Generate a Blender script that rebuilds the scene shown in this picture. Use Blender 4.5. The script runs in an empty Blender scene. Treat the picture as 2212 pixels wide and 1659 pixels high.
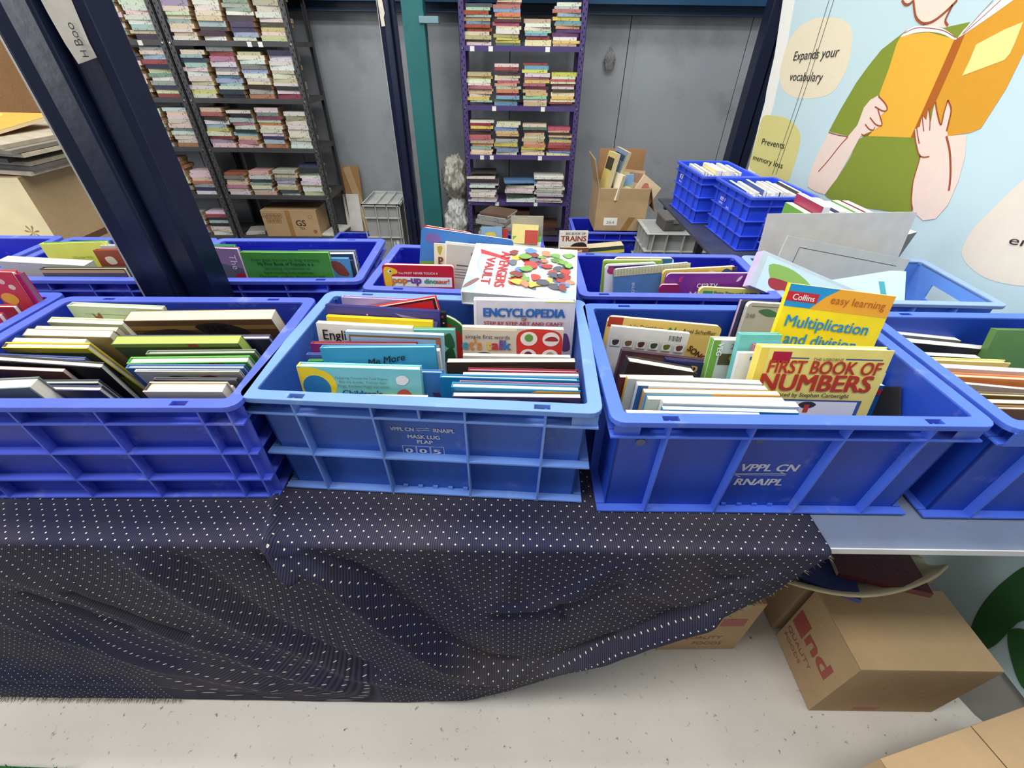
import bpy, bmesh, math, random
from mathutils import Vector, Matrix, noise

sc = bpy.context.scene
COL = sc.collection
PI = math.pi
RND = random.Random(11)

# ------------------------------------------------------------------ camera, world, lights, exposure
cam = bpy.data.objects.new('camera', bpy.data.cameras.new('camera'))
COL.objects.link(cam)
cam.data.sensor_width = 36.0
cam.data.lens = 940.0 / 2212.0 * 36.0
cam.data.clip_start = 0.02
cam.matrix_world = (Matrix.Translation((0, 0, 1.5)) @ Matrix.Rotation(PI / 2 - 0.6611, 4, 'X')
                    @ Matrix.Rotation(0.0138, 4, 'Z'))
sc.camera = cam

sc.view_settings.view_transform = 'Standard'
sc.view_settings.look = 'None'
sc.view_settings.gamma = 1.0
sc.view_settings.use_curve_mapping = False
sc.view_settings.exposure = 0.0

world = bpy.data.worlds.new('hall_air')
sc.world = world
world.use_nodes = True
world.node_tree.nodes['Background'].inputs[0].default_value = (0.90, 0.95, 1.0, 1)
world.node_tree.nodes['Background'].inputs[1].default_value = 0.27


def area(name, loc, target, sx, sy, power, col=(1, 1, 1)):
    l = bpy.data.lights.new(name, 'AREA')
    l.shape = 'RECTANGLE'
    l.size, l.size_y, l.energy, l.color = sx, sy, power, col
    o = bpy.data.objects.new(name, l)
    COL.objects.link(o)
    o.location = loc
    d = Vector(target) - Vector(loc)
    o.rotation_euler = d.to_track_quat('-Z', 'Y').to_euler()
    return o


area('ceiling_lamp', (-0.6, 1.3, 4.2), (-0.6, 1.3, 0), 4.5, 0.6, 150, (1.0, 0.98, 0.94))
area('ceiling_lamp', (-0.4, 3.1, 4.2), (-0.4, 3.1, 0), 4.5, 0.5, 78, (1.0, 0.98, 0.94))
area('ceiling_lamp', (-0.2, -0.1, 4.2), (-0.2, 0.2, 0.0), 4.5, 0.6, 108, (1.0, 0.98, 0.95))
area('open_shutter_daylight', (-4.6, -0.6, 2.3), (0.6, 1.4, 0.7), 2.4, 2.2, 112, (0.97, 0.98, 1.0))

# ------------------------------------------------------------------ materials


def lin(c):
    return tuple((x / 255 / 12.92 if x / 255 <= 0.04045 else ((x / 255 + 0.055) / 1.055) ** 2.4) for x in c)


MATS = {}


def mat(name, rgb, rough=0.5, metal=0.0, var=0.08, scale=12.0, bump=0.0, bscale=60.0, spot=None, spotscale=8.0,
        spotlo=0.6, spothi=0.75, spec=0.5):
    """procedural surface: base colour with noise variation, optional dirt patches and fine relief"""
    key = (name, tuple(rgb))
    if key in MATS:
        return MATS[key]
    m = bpy.data.materials.new(name)
    m.use_nodes = True
    nt = m.node_tree
    N, L = nt.nodes, nt.links
    b = N['Principled BSDF']
    b.inputs['Roughness'].default_value = rough
    b.inputs['Metallic'].default_value = metal
    b.inputs['Specular IOR Level'].default_value = spec
    c = lin(rgb)
    tc = N.new('ShaderNodeTexCoord')
    nz = N.new('ShaderNodeTexNoise')
    nz.inputs['Scale'].default_value = scale
    nz.inputs['Detail'].default_value = 4
    L.new(tc.outputs['Object'], nz.inputs['Vector'])
    rp = N.new('ShaderNodeValToRGB')
    rp.color_ramp.elements[0].position = 0.3
    rp.color_ramp.elements[1].position = 0.7
    rp.color_ramp.elements[0].color = (*[max(0, x * (1 - var)) for x in c], 1)
    rp.color_ramp.elements[1].color = (*[min(1, x * (1 + var)) for x in c], 1)
    L.new(nz.outputs['Fac'], rp.inputs['Fac'])
    out = rp.outputs['Color']
    if spot:
        n2 = N.new('ShaderNodeTexNoise')
        n2.inputs['Scale'].default_value = spotscale
        n2.inputs['Detail'].default_value = 6
        n2.inputs['Roughness'].default_value = 0.65
        L.new(tc.outputs['Object'], n2.inputs['Vector'])
        r2 = N.new('ShaderNodeValToRGB')
        r2.color_ramp.elements[0].position = spotlo
        r2.color_ramp.elements[1].position = spothi
        L.new(n2.outputs['Fac'], r2.inputs['Fac'])
        mx = N.new('ShaderNodeMix')
        mx.data_type = 'RGBA'
        L.new(r2.outputs['Color'], mx.inputs['Factor'])
        L.new(out, mx.inputs['A'])
        mx.inputs['B'].default_value = (*lin(spot), 1)
        out = mx.outputs['Result']
    L.new(out, b.inputs['Base Color'])
    if bump:
        n3 = N.new('ShaderNodeTexNoise')
        n3.inputs['Scale'].default_value = bscale
        n3.inputs['Detail'].default_value = 5
        L.new(tc.outputs['Object'], n3.inputs['Vector'])
        bp = N.new('ShaderNodeBump')
        bp.inputs['Strength'].default_value = bump
        bp.inputs['Distance'].default_value = 0.01
        L.new(n3.outputs['Fac'], bp.inputs['Height'])
        L.new(bp.outputs['Normal'], b.inputs['Normal'])
    MATS[key] = m
    return m


def cover(rgb, rough=0.42):
    return mat('printed_cover', rgb, rough, 0, 0.06, 25)


def ink(rgb):
    return mat('printing_ink', rgb, 0.5, 0, 0.02, 30)


def paper(rgb=(232, 226, 208)):
    key = ('paper_block', tuple(rgb))
    if key in MATS:
        return MATS[key]
    m = mat('paper_block', rgb, 0.85, 0, 0.05, 20)
    nt = m.node_tree
    N, L = nt.nodes, nt.links
    tc = N.new('ShaderNodeTexCoord')
    mp = N.new('ShaderNodeMapping')
    mp.inputs['Scale'].default_value = (3, 900, 3)
    L.new(tc.outputs['Object'], mp.inputs['Vector'])
    nz = N.new('ShaderNodeTexNoise')
    nz.inputs['Scale'].default_value = 1.0
    L.new(mp.outputs['Vector'], nz.inputs['Vector'])
    bp = N.new('ShaderNodeBump')
    bp.inputs['Strength'].default_value = 0.35
    bp.inputs['Distance'].default_value = 0.002
    L.new(nz.outputs['Fac'], bp.inputs['Height'])
    L.new(bp.outputs['Normal'], N['Principled BSDF'].inputs['Normal'])
    return m


CARD = mat('corrugated_cardboard', (170, 143, 106), 0.85, 0, 0.08, 6, 0.15, 90)
CARD_DARK = mat('brown_cardboard', (150, 112, 72), 0.85, 0, 0.10, 6, 0.15, 90)
CARD_PALE = mat('pale_cardboard', (206, 190, 152), 0.85, 0, 0.06, 6, 0.1, 90)
TAPE = mat('brown_packing_tape', (150, 112, 60), 0.25, 0, 0.08, 20)
NAVY = mat('navy_enamel', (14, 21, 48), 0.32, 0, 0.18, 7, 0.06, 35, spot=(60, 64, 84), spotscale=22, spotlo=0.66, spothi=0.8)
NAVY_DARK = mat('dark_navy_enamel', (12, 16, 34), 0.38, 0, 0.15, 7)
TEAL = mat('teal_paint', (34, 104, 106), 0.5, 0, 0.10, 5, 0.08, 20, spot=(14, 62, 68), spotscale=5)
BEAMBLUE = mat('blue_beam_paint', (14, 62, 96), 0.5, 0, 0.12, 4)
BEAMDARK = mat('dark_blue_beam_paint', (10, 40, 66), 0.5, 0, 0.12, 4)
GREYSTEEL = mat('charcoal_enamel', (66, 66, 68), 0.5, 0, 0.12, 9, spot=(38, 38, 40), spotscale=14)
PURPLE = mat('purple_enamel', (72, 58, 110), 0.5, 0, 0.10, 9, spot=(52, 42, 82), spotscale=14)
HOLE = mat('dark_hole', (12, 12, 16), 0.9)
BOLT = mat('zinc_bolt', (170, 170, 165), 0.35, 0.8)
STICKER = mat('white_sticker', (226, 226, 220), 0.6, 0, 0.05)
LINING = mat('stencil_white', (206, 208, 224), 0.6, 0, 0.1, 40)


def plastic(rgb, rough=0.45, wear=(120, 140, 200)):
    return mat('crate_plastic', rgb, rough, 0, 0.10, 5, 0.05, 40, spot=wear, spotscale=14, spotlo=0.60, spothi=0.85)


# ------------------------------------------------------------------ mesh helpers
class MB:
    def __init__(s):
        s.v, s.f, s.m = [], [], []

    def hexa(s, p, m=0):
        b = len(s.v)
        s.v += [tuple(x) for x in p]
        for q in ((0, 3, 2, 1), (4, 5, 6, 7), (0, 1, 5, 4), (1, 2, 6, 5), (2, 3, 7, 6), (3, 0, 4, 7)):
            s.f.append(tuple(b + i for i in q))
            s.m.append(m)
        return s

    def box(s, x0, y0, z0, x1, y1, z1, m=0, M=None):
        p = [(x0, y0, z0), (x1, y0, z0), (x1, y1, z0), (x0, y1, z0), (x0, y0, z1), (x1, y0, z1), (x1, y1, z1), (x0, y1, z1)]
        if M is not None:
            p = [M @ Vector(q) for q in p]
        return s.hexa(p, m)

    def poly(s, pts, m=0):
        b = len(s.v)
        s.v += [tuple(p) for p in pts]
        s.f.append(tuple(range(b, b + len(pts))))
        s.m.append(m)
        return s

    def prism(s, pts, d, m=0):
        """flat polygon pts thickened by vector d"""
        n = len(pts)
        b = len(s.v)
        d = Vector(d)
        s.v += [tuple(p) for p in pts] + [tuple(Vector(p) + d) for p in pts]
        s.f.append(tuple(range(b, b + n)))
        s.f.append(tuple(range(b + 2 * n - 1, b + n - 1, -1)))
        s.m += [m, m]
        for i in range(n):
            j = (i + 1) % n
            s.f.append((b + j, b + i, b + n + i, b + n + j))
            s.m.append(m)
        return s

    def cyl(s, c, ax, r, h, n=10, m=0, r2=None):
        ax = Vector(ax).normalized()
        u = ax.orthogonal().normalized()
        w = ax.cross(u)
        r2 = r if r2 is None else r2
        b = len(s.v)
        c = Vector(c)
        for k, rr in ((0, r), (h, r2)):
            for i in range(n):
                a = 2 * PI * i / n
                s.v.append(tuple(c + ax * k + u * math.cos(a) * rr + w * math.sin(a) * rr))
        for i in range(n):
            j = (i + 1) % n
            s.f.append((b + i, b + j, b + n + j, b + n + i))
            s.m.append(m)
        s.f.append(tuple(b + i for i in range(n - 1, -1, -1)))
        s.f.append(tuple(b + n + i for i in range(n)))
        s.m += [m, m]
        return s

    def mesh(s, name, mats):
        me = bpy.data.meshes.new(name)
        me.from_pydata(s.v, [], s.f)
        for k in mats:
            me.materials.append(k)
        me.polygons.foreach_set('material_index', s.m)
        me.update()
        bm = bmesh.new()
        bm.from_mesh(me)
        bmesh.ops.recalc_face_normals(bm, faces=bm.faces)
        bm.to_mesh(me)
        bm.free()
        return me

    def build(s, name, mats, parent=None, bevel=0.0, smooth=False, M=None):
        if not isinstance(mats, (list, tuple)):
            mats = [mats]
        return link(name, s.mesh(name, mats), parent, bevel, smooth, M)


def link(name, me, parent=None, bevel=0.0, smooth=False, M=None):
    o = bpy.data.objects.new(name, me)
    COL.objects.link(o)
    if parent is not None:
        o.parent = parent
    if M is not None:
        o.matrix_local = M
    if smooth:
        for p in me.polygons:
            p.use_smooth = True
    if bevel:
        b = o.modifiers.new('edge', 'BEVEL')
        b.width = bevel
        b.segments = 2
        b.limit_method = 'ANGLE'
    return o


def tag(o, label, cat, group=None):
    o['label'] = label
    o['category'] = cat
    if group:
        o['group'] = group
    return o


def struct(o):
    o['kind'] = 'structure'
    return o


def stuff(o):
    o['kind'] = 'stuff'
    return o


def empty(name, loc, rz=0.0, label=None, cat=None, group=None, M=None):
    o = bpy.data.objects.new(name, None)
    o.empty_display_size = 0.05
    COL.objects.link(o)
    if M is not None:
        o.matrix_world = M
    else:
        o.location = loc
        o.rotation_euler = (0, 0, rz)
    if label:
        tag(o, label, cat, group)
    return o


def smooth_loop(pts, k=4):
    """closed Catmull-Rom through 2-D points"""
    out = []
    n = len(pts)
    for i in range(n):
        p0, p1, p2, p3 = (Vector(pts[(i + j) % n]) for j in (-1, 0, 1, 2))
        for s in range(k):
            t = s / k
            out.append(0.5 * ((2 * p1) + (p2 - p0) * t + (2 * p0 - 5 * p1 + 4 * p2 - p3) * t * t + (3 * p1 - p0 - 3 * p2 + p3) * t ** 3))
    return out


def lettering(txt, material, parent, origin, xd, yd, width=None, height=None, name='title_lettering', bold=0.0, shear=0.0,
              space=1.0, align='LEFT'):
    """a line of printed text as a thin mesh: origin is the left end of the base line, xd the reading direction, yd up"""
    cu = bpy.data.curves.new(name, 'FONT')
    cu.body = txt
    cu.size = 1.0
    cu.offset = 0.0 if bold > .008 else bold
    cu.shear = shear
    cu.space_character = space
    cu.resolution_u = 3
    t = bpy.data.objects.new(name, cu)
    COL.objects.link(t)
    dg = bpy.context.evaluated_depsgraph_get()
    me = bpy.data.meshes.new_from_object(t.evaluated_get(dg))
    bpy.data.objects.remove(t)
    bpy.data.curves.remove(cu)
    xs = [v.co.x for v in me.vertices]
    x0, x1 = min(xs), max(xs)
    sx = width / (x1 - x0) if width else height
    sy = height if height else sx
    xd = Vector(xd).normalized()
    yd = Vector(yd).normalized()
    off = x0 if align == 'LEFT' else (x0 + x1) / 2
    for v in me.vertices:
        v.co = Vector(origin) + xd * ((v.co.x - off) * sx) + yd * (v.co.y * sy)
    if bold > .008:                                    # heavier weight: the outline again, shifted a little either way
        b2 = bmesh.new()
        b2.from_mesh(me)
        lift = 0
        for k in (-1, 1):
            for q in (-.35, .35):
                c = me.copy()
                lift += 1
                c.transform(Matrix.Translation(xd * (k * (bold * 1.1) * sx) + yd * (q * (bold * 1.1) * sy) + xd.cross(yd) * (.00006 * lift)))
                b2.from_mesh(c)
                bpy.data.meshes.remove(c)
        b2.to_mesh(me)
        b2.free()
    me.materials.clear()
    me.materials.append(material)
    me.name = name
    o = bpy.data.objects.new(name, me)
    COL.objects.link(o)
    o.parent = parent
    return o


def boolean_cut(me, boxes):
    a = bpy.data.objects.new('cut_a', me)
    COL.objects.link(a)
    c = MB()
    for bx in boxes:
        c.box(*bx)
    b = c.build('cut_b', [])
    md = a.modifiers.new('cut', 'BOOLEAN')
    md.operation = 'DIFFERENCE'
    md.solver = 'EXACT'
    md.object = b
    dg = bpy.context.evaluated_depsgraph_get()
    r = bpy.data.meshes.new_from_object(a.evaluated_get(dg))
    bpy.data.objects.remove(a)
    bpy.data.objects.remove(b)
    return r


def ring_mesh(L, W, f, r, z0, z1):
    """flat rectangular ring with rounded corners, outer L x W, width f"""
    def loop(a, b, rr):
        pts = []
        for cx, cy, a0 in ((a - rr, b - rr, 0), (-a + rr, b - rr, PI / 2), (-a + rr, -b + rr, PI), (a - rr, -b + rr, 1.5 * PI)):
            for k in range(5):
                t = a0 + k * PI / 8
                pts.append((cx + rr * math.cos(t), cy + rr * math.sin(t)))
        return pts
    o = loop(L / 2, W / 2, r)
    i = loop(L / 2 - f, W / 2 - f, max(r - f * 0.6, 0.004))
    n = len(o)
    m = MB()
    m.v = [(*p, z0) for p in o] + [(*p, z1) for p in o] + [(*p, z0) for p in i] + [(*p, z1) for p in i]
    for k in range(n):
        j = (k + 1) % n
        for q in ((k, j, n + j, n + k), (n + k, n + j, 3 * n + j, 3 * n + k), (3 * n + k, 3 * n + j, 2 * n + j, 2 * n + k),
                  (2 * n + k, 2 * n + j, j, k)):
            m.f.append(q)
            m.m.append(0)
    return m


# ------------------------------------------------------------------ plastic crates
def crate(label, x, y, z, L, W, H, rz=0.0, body=None, rimm=None, hz=(0.5,), vx=(0.0,), vy=(0.0,), d=0.02, draft=0.006, f=0.024,
          slots=(), name='plastic_crate', cat='crate', group=None, M=None, inside=None):
    """nestable crate: tub, rounded rim, horizontal and vertical outer ribs; hz/vx/vy are rib positions from -1..1 or 0..1"""
    e = empty(name, (x, y, z), rz, label, cat, group, M)
    a, b = L / 2 - d, W / 2 - d
    at_, bt = a, b
    ab, bb = a - draft, b - draft
    th = 0.004
    m = MB()
    # outer wall faces, inner wall faces, floor: five slabs with draft
    def wall(p0, p1, n):
        (xa, ya), (xb, yb) = p0, p1       # unit signs
        q = []
        for zz, (u, w) in ((0.0, (ab, bb)), (H - 0.004, (at_, bt))):
            A = Vector((xa * u, ya * w, zz))
            B = Vector((xb * u, yb * w, zz))
            q.append((A, B, B + n * th, A + n * th))
        m.hexa([*q[0], *q[1]])
    wall((-1, -1), (1, -1), Vector((0, 1, 0)))
    wall((1, -1), (1, 1), Vector((-1, 0, 0)))
    wall((1, 1), (-1, 1), Vector((0, -1, 0)))
    wall((-1, 1), (-1, -1), Vector((1, 0, 0)))
    m.box(-ab, -bb, 0.001, ab, bb, 0.006)
    m.build('tub', body, e)
    rm = ring_mesh(L, W, f, min(0.022, f), H - 0.011, H).mesh('rim', [rimm or body])
    if slots:
        rm = boolean_cut(rm, [(sx - 0.013, -W / 2 + 0.006, H - 0.05, sx + 0.013, -W / 2 + 0.0165, H + 0.05) for sx in slots]
                         + [(sx - 0.013, W / 2 - 0.0165, H - 0.05, sx + 0.013, W / 2 - 0.006, H + 0.05) for sx in slots])
        if not rm.materials:
            rm.materials.append(rimm or body)
    link('rim', rm, e, 0.0015)

    def out(zz):
        return d * 0.98 - 0.002 - draft * (1 - zz / H) * 0.15   # rib depth beyond wall
    def ww(zz):
        t = zz / H
        return ab + (at_ - ab) * t, bb + (bt - bb) * t
    rb = rimm or body
    t = 0.0035
    for h in hz:                                              # horizontal ribs go round all four sides
        zc = max(h * H, t)
        u, w = ww(zc)
        o_ = out(zc)
        m = MB()
        m.box(-u - o_, -w - o_, zc - t / 2, u + o_, -w + 0.001, zc + t / 2)
        m.box(-u - o_, w - 0.001, zc - t / 2, u + o_, w + o_, zc + t / 2)
        m.box(-u - o_, -w, zc - t / 2, -u + 0.001, w, zc + t / 2)
        m.box(u - 0.001, -w, zc - t / 2, u + o_, w, zc + t / 2)
        m.build('rib', rb, e)
    u0, w0 = ww(0)
    u1, w1 = ww(H - 0.01)
    for k in vx:                                              # vertical ribs on the long sides
        for s in (-1, 1):
            c0, c1 = k * u0, k * u1
            y0a, y0b = s * (w0 - 0.001), s * (w0 + out(0))
            y1a, y1b = s * (w1 - 0.001), s * (w1 + out(H))
            m = MB().hexa([(c0 - t / 2, y0a, 0), (c0 + t / 2, y0a, 0), (c0 + t / 2, y0b, 0), (c0 - t / 2, y0b, 0),
                           (c1 - t / 2, y1a, H - .008), (c1 + t / 2, y1a, H - .008), (c1 + t / 2, y1b, H - .008), (c1 - t / 2, y1b, H - .008)])
            m.build('rib', rb, e)
    for k in vy:
        for s in (-1, 1):
            c0, c1 = k * w0, k * w1
            x0a, x0b = s * (u0 - 0.001), s * (u0 + out(0))
            x1a, x1b = s * (u1 - 0.001), s * (u1 + out(H))
            m = MB().hexa([(x0a, c0 - t / 2, 0), (x0b, c0 - t / 2, 0), (x0b, c0 + t / 2, 0), (x0a, c0 + t / 2, 0),
                           (x1a, c1 - t / 2, H - .008), (x1b, c1 - t / 2, H - .008), (x1b, c1 + t / 2, H - .008), (x1a, c1 + t / 2, H - .008)])
            m.build('rib', rb, e)
    e['front'] = -(bt - draft * 0.5)
    return e


# ------------------------------------------------------------------ books standing in crates
FLOOR_Z = 0.797


def book(P0, P1, t, lean, kind, rgb, label, art=(), pages=(236, 230, 212), spine=None, base=FLOOR_Z, rounded=0.0, name='picture_book',
         cat='picture book', back=None, group=None):
    """P0-P1: top front edge of the front cover, left to right; lean: degrees the top tips away from the aisle"""
    P0, P1 = Vector(P0), Vector(P1)
    w = (P1 - P0).length
    xd = (P1 - P0).normalized()
    up = Vector((0, math.sin(math.radians(lean)), math.cos(math.radians(lean))))
    up = (up - xd * up.dot(xd)).normalized()
    n = xd.cross(up)                                           # towards the viewer of the cover
    h = (min(P0.z, P1.z) - base) / max(up.z, 0.15)
    org = (P0 + P1) / 2 - up * h
    M = Matrix(((xd.x, -n.x, up.x, org.x), (xd.y, -n.y, up.y, org.y), (xd.z, -n.z, up.z, org.z), (0, 0, 0, 1)))
    return book_at(M, w, h, t, kind, rgb, label, art, pages, spine, rounded, name, cat, back, group)


def book_at(M, w, h, t, kind, rgb, label, art=(), pages=(236, 230, 212), spine=None, rounded=0.0, name='picture_book',
            cat='picture book', back=None, group=None):
    hw = w / 2
    bt = {'hard': 0.0024, 'soft': 0.0008, 'board': 0.0018}[kind]
    rec = {'hard': 0.003, 'soft': 0.0003, 'board': 0.0003}[kind]
    m = MB()

    def slab(y0, y1, mi):
        if rounded:
            pts = []
            for cx, a0 in ((hw - rounded, 0), (-hw + rounded, PI / 2)):
                for k in range(6):
                    a = a0 + k * PI / 10
                    pts.append((cx + rounded * math.cos(a), y0, h - rounded + rounded * math.sin(a)))
            pts += [(-hw, y0, 0), (hw, y0, 0)]
            m.prism(pts, (0, y1 - y0, 0), mi)
        else:
            m.box(-hw, y0, 0, hw, y1, h, mi)
    slab(0, bt, 0)
    slab(t - bt, t, 2)
    m.box(-hw, bt, 0, -hw + bt, t - bt, h - rounded, 1)
    o = m.build(name, [cover(rgb), cover(spine or rgb), cover(back or rgb)], None, 0.0, False)
    o.matrix_world = M
    tag(o, label, cat, group)
    pm = MB()
    if rounded:
        pts = []
        r2 = rounded
        for cx, a0 in ((hw - r2 - rec, 0), (-hw + r2 + bt, PI / 2)):
            for k in range(6):
                a = a0 + k * PI / 10
                pts.append((cx + r2 * math.cos(a), bt, h - r2 - rec + r2 * math.sin(a)))
        pts += [(-hw + bt, bt, rec), (hw - rec, bt, rec)]
        pm.prism(pts, (0, t - 2 * bt, 0))
    else:
        pm.box(-hw + bt, bt, rec, hw - rec, t - bt, h - rec)
    pm.build('pages', paper(pages), o)
    # printed cover art, one part for the pictures, one per line of lettering
    shapes, smats = MB(), []
    lay = 0

    def P(u, v, k):
        return (u * w - hw, -0.00015 - 0.0001 * k, h - v * w)
    for a in art:
        k = a[0]
        if k == 'text':
            _, s, u, v, wd, c, *opt = a
            op = opt[0] if opt else {}
            ang = math.radians(op.get('rot', 0))
            lettering(s, ink(c), o, (u * w - hw, -0.0016, h - v * w), (math.cos(ang), 0, math.sin(ang)), (-math.sin(ang), 0, math.cos(ang)),
                      width=wd * w, height=op['h'] * w if 'h' in op else None, bold=op.get('bold', 0), shear=op.get('shear', 0),
                      space=op.get('sp', 1.0))
            continue
        lay += 1
        c = a[-1]
        mm = ink(c)
        if mm not in smats:
            smats.append(mm)
        mi = smats.index(mm)
        if k == 'rect':
            _, u0, v0, u1, v1, _c = a
            pts = [P(u0, v1, lay), P(u1, v1, lay), P(u1, v0, lay), P(u0, v0, lay)]
        elif k == 'disc':
            _, cu, cv, ru, rv, _c = a
            pts = [P(cu + ru * math.cos(2 * PI * i / 20), cv + rv * math.sin(2 * PI * i / 20), lay) for i in range(20)]
        elif k == 'poly':
            pts = [P(u, v, lay) for u, v in a[1]]
        elif k == 'blob':
            pts = [P(p.x, p.y, lay) for p in smooth_loop(a[1], 4)]
        vmax = (h - 0.001) / w
        pts = [(min(max(p[0], -hw + .0004), hw - .0004), p[1], min(max(p[2], 0.0005), h - .0004)) for p in pts]
        shapes.poly(pts, mi)
    if smats:
        shapes.build('cover_print', smats, o)
    return o


# ------------------------------------------------------------------ cardboard boxes
def carton(label, x, y, z, L, W, H, rz=0.0, m=None, tape=True, name='cardboard_box', cat='cardboard box', tape_axis='x', gap=True):
    m = m or CARD
    e = empty(name, (x, y, z), rz, label, cat)
    t = 0.005
    b = MB()
    b.box(-L / 2, -W / 2, 0, L / 2, -W / 2 + t, H - t)
    b.box(-L / 2, W / 2 - t, 0, L / 2, W / 2, H - t)
    b.box(-L / 2, -W / 2 + t, 0, -L / 2 + t, W / 2 - t, H - t)
    b.box(L / 2 - t, -W / 2 + t, 0, L / 2, W / 2 - t, H - t)
    b.box(-L / 2 + t, -W / 2 + t, 0, L / 2 - t, W / 2 - t, t)
    b.build('box_wall', m, e)
    if gap:
        g = 0.0015
        if tape_axis == 'x':
            MB().box(-L / 2, -W / 2, H - t, L / 2, -g, H).build('flap', m, e, 0.0015)
            MB().box(-L / 2, g, H - t, L / 2, W / 2, H).build('flap', m, e, 0.0015)
            if tape:
                MB().box(-L / 2 - .0006, -.024, H, L / 2 + .0006, .024, H + .0006).build('tape', TAPE, e)
        else:
            MB().box(-L / 2, -W / 2, H - t, -g, W / 2, H).build('flap', m, e, 0.0015)
            MB().box(g, -W / 2, H - t, L / 2, W / 2, H).build('flap', m, e, 0.0015)
            if tape:
                MB().box(-.024, -W / 2 - .0006, H, .024, W / 2 + .0006, H + .0006).build('tape', TAPE, e)
    return e

# ------------------------------------------------------------------ floor, walls, beam
fl = MB().box(-6, -2.5, -0.06, 4.2, 5.0, -0.004).build('floor', mat('grey_concrete', (120, 116, 110), 0.8, 0, 0.12, 3, 0.1, 30))
struct(fl)

wallm = mat('grey_wall_panel', (146, 151, 156), 0.45, 0, 0.05, 2.0, 0.03, 8, spot=(102, 104, 104), spotscale=1.6, spotlo=0.5, spothi=0.8)
wb = empty('wall_back', (0, 4.5, 0))
struct(wb)
MB().box(-6, 0.035, 0, 4.2, 0.09, 4.2).build('wall_core', mat('dark_joint', (40, 42, 44), 0.8), wb)
xs = [-5.8 + 0.0, -4.86, -3.9, -2.94, -1.98, -1.02, -0.055, 0.908, 1.87, 2.83, 4.2]
for i in range(len(xs) - 1):
    m = MB()
    m.box(xs[i] + .003, 0, 0, xs[i + 1] - .003, 0.034, 4.2)
    m.box(xs[i] + .05, -0.003, 0, xs[i] + .065, 0.001, 4.2)         # shallow pressed bead beside each joint
    m.build('panel', wallm, wb, 0.002)

bm_ = empty('trim_1', (0, 4.42, 0))
struct(bm_)
MB().box(-2.2, -0.02, 1.695, 2.02, 0.07, 1.703).build('beam_flange', BEAMDARK, bm_)
MB().box(-2.2, 0.02, 1.703, 2.02, 0.035, 1.93).build('beam_web', BEAMDARK, bm_)
MB().box(-2.2, -0.05, 1.755, 2.02, 0.018, 1.83).build('beam_channel', BEAMBLUE, bm_)
MB().box(-2.2, -0.05, 1.93, 2.02, 0.075, 1.945).build('beam_flange', BEAMDARK, bm_)

# teal building column
tc_ = empty('column', (-0.735, 4.14, 0), 0, 'teal painted square steel column standing in front of the grey wall', 'column')
MB().box(-.092, -.06, 0, .066, .06, 4.0).build('shaft', TEAL, tc_, 0.006)
MB().box(-.16, -.13, 0, .14, .13, 0.015).build('base_plate', TEAL, tc_, 0.002)
MB().box(.03, -.075, 1.62, .17, .02, 1.66).build('bracket', mat('pale_blue_paint', (120, 150, 160), 0.5), tc_, 0.003)


# ------------------------------------------------------------------ pallet rack uprights (navy)
def upright(label, x, y, w, dpt, h, ridge, bolts=(), rz=0.0, worn=True):
    e = empty('steel_upright', (x, y, 0), rz, label, 'steel post')
    # front profile: broad face, groove, recessed narrower face
    pts = [(-w / 2, 0), (-w / 2, dpt), (w / 2, dpt), (w / 2, .03), (w / 2 - .012, .018), (ridge + .016, .018), (ridge + .012, .028),
           (ridge + .006, .028), (ridge, 0.004), (ridge - .004, 0), (-w / 2 + .03, 0.004), (-w / 2 + .006, 0)]
    MB().prism([(p[0], p[1], 0.012) for p in pts], (0, 0, h - .012)).build('profile', NAVY, e, 0.0015)
    MB().box(-w / 2 - .03, -.02, 0, w / 2 + .03, dpt + .02, .012).build('base_plate', NAVY_DARK, e, 0.001)
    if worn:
        MB().box(-w / 2 - .0012, -.0006, 0.02, -w / 2 + .003, .004, h).build('painted_edge_light', mat('edge_light_paint', (176, 176, 166), 0.35, 0.3), e)  # rim light painted as a pale strip down the left front edge
    for bz in bolts:
        MB().cyl((w * 0.18, 0.019, bz), (0, -1, 0), .007, .008, 10).build('bolt', BOLT, e)
    return e


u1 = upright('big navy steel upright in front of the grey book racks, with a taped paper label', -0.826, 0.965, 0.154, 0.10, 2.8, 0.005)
# paper label with handwriting, taped to the upright
lab = MB()
pts = [(.026, 1.62), (.086, 1.61), (.080, 1.496), (.079, 1.475), (.038, 1.465), (.031, 1.494), (.029, 1.535)]
lab.prism([(p[0], -0.003 - .004 * math.sin(i), p[1]) for i, p in enumerate(pts)], (0, .0008, 0))
lb = lab.build('paper_label', mat('old_paper', (190, 184, 170), 0.7, 0, 0.08, 30), u1)
lettering('Boo', ink((30, 28, 30)), lb, (.070, -.0085, 1.492), (-.06, 0, 1), (-1, 0, -.06), height=.020, name='handwriting')
lettering('H', ink((30, 28, 30)), lb, (.070, -.0085, 1.476), (-.06, 0, 1), (-1, 0, -.06), height=.016, name='handwriting')

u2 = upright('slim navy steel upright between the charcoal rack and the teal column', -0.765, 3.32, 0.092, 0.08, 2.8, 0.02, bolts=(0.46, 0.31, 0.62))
lab = MB().prism([(-.034, -.003, 1.58), (-.012, -.003, 1.582), (-.014, -.003, 1.62), (-.006, -.003, 1.64), (-.02, -.003, 1.8), (-.042, -.003, 1.8), (-.036, -.003, 1.65)], (0, .0008, 0))
lab.build('paper_label', mat('old_paper', (206, 200, 184), 0.7, 0, 0.08, 30), u2)
u3 = upright('navy steel upright against the grey wall at the edge of the banner', 1.545, 3.32, 0.15, 0.10, 2.8, 0.0, worn=False)

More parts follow.
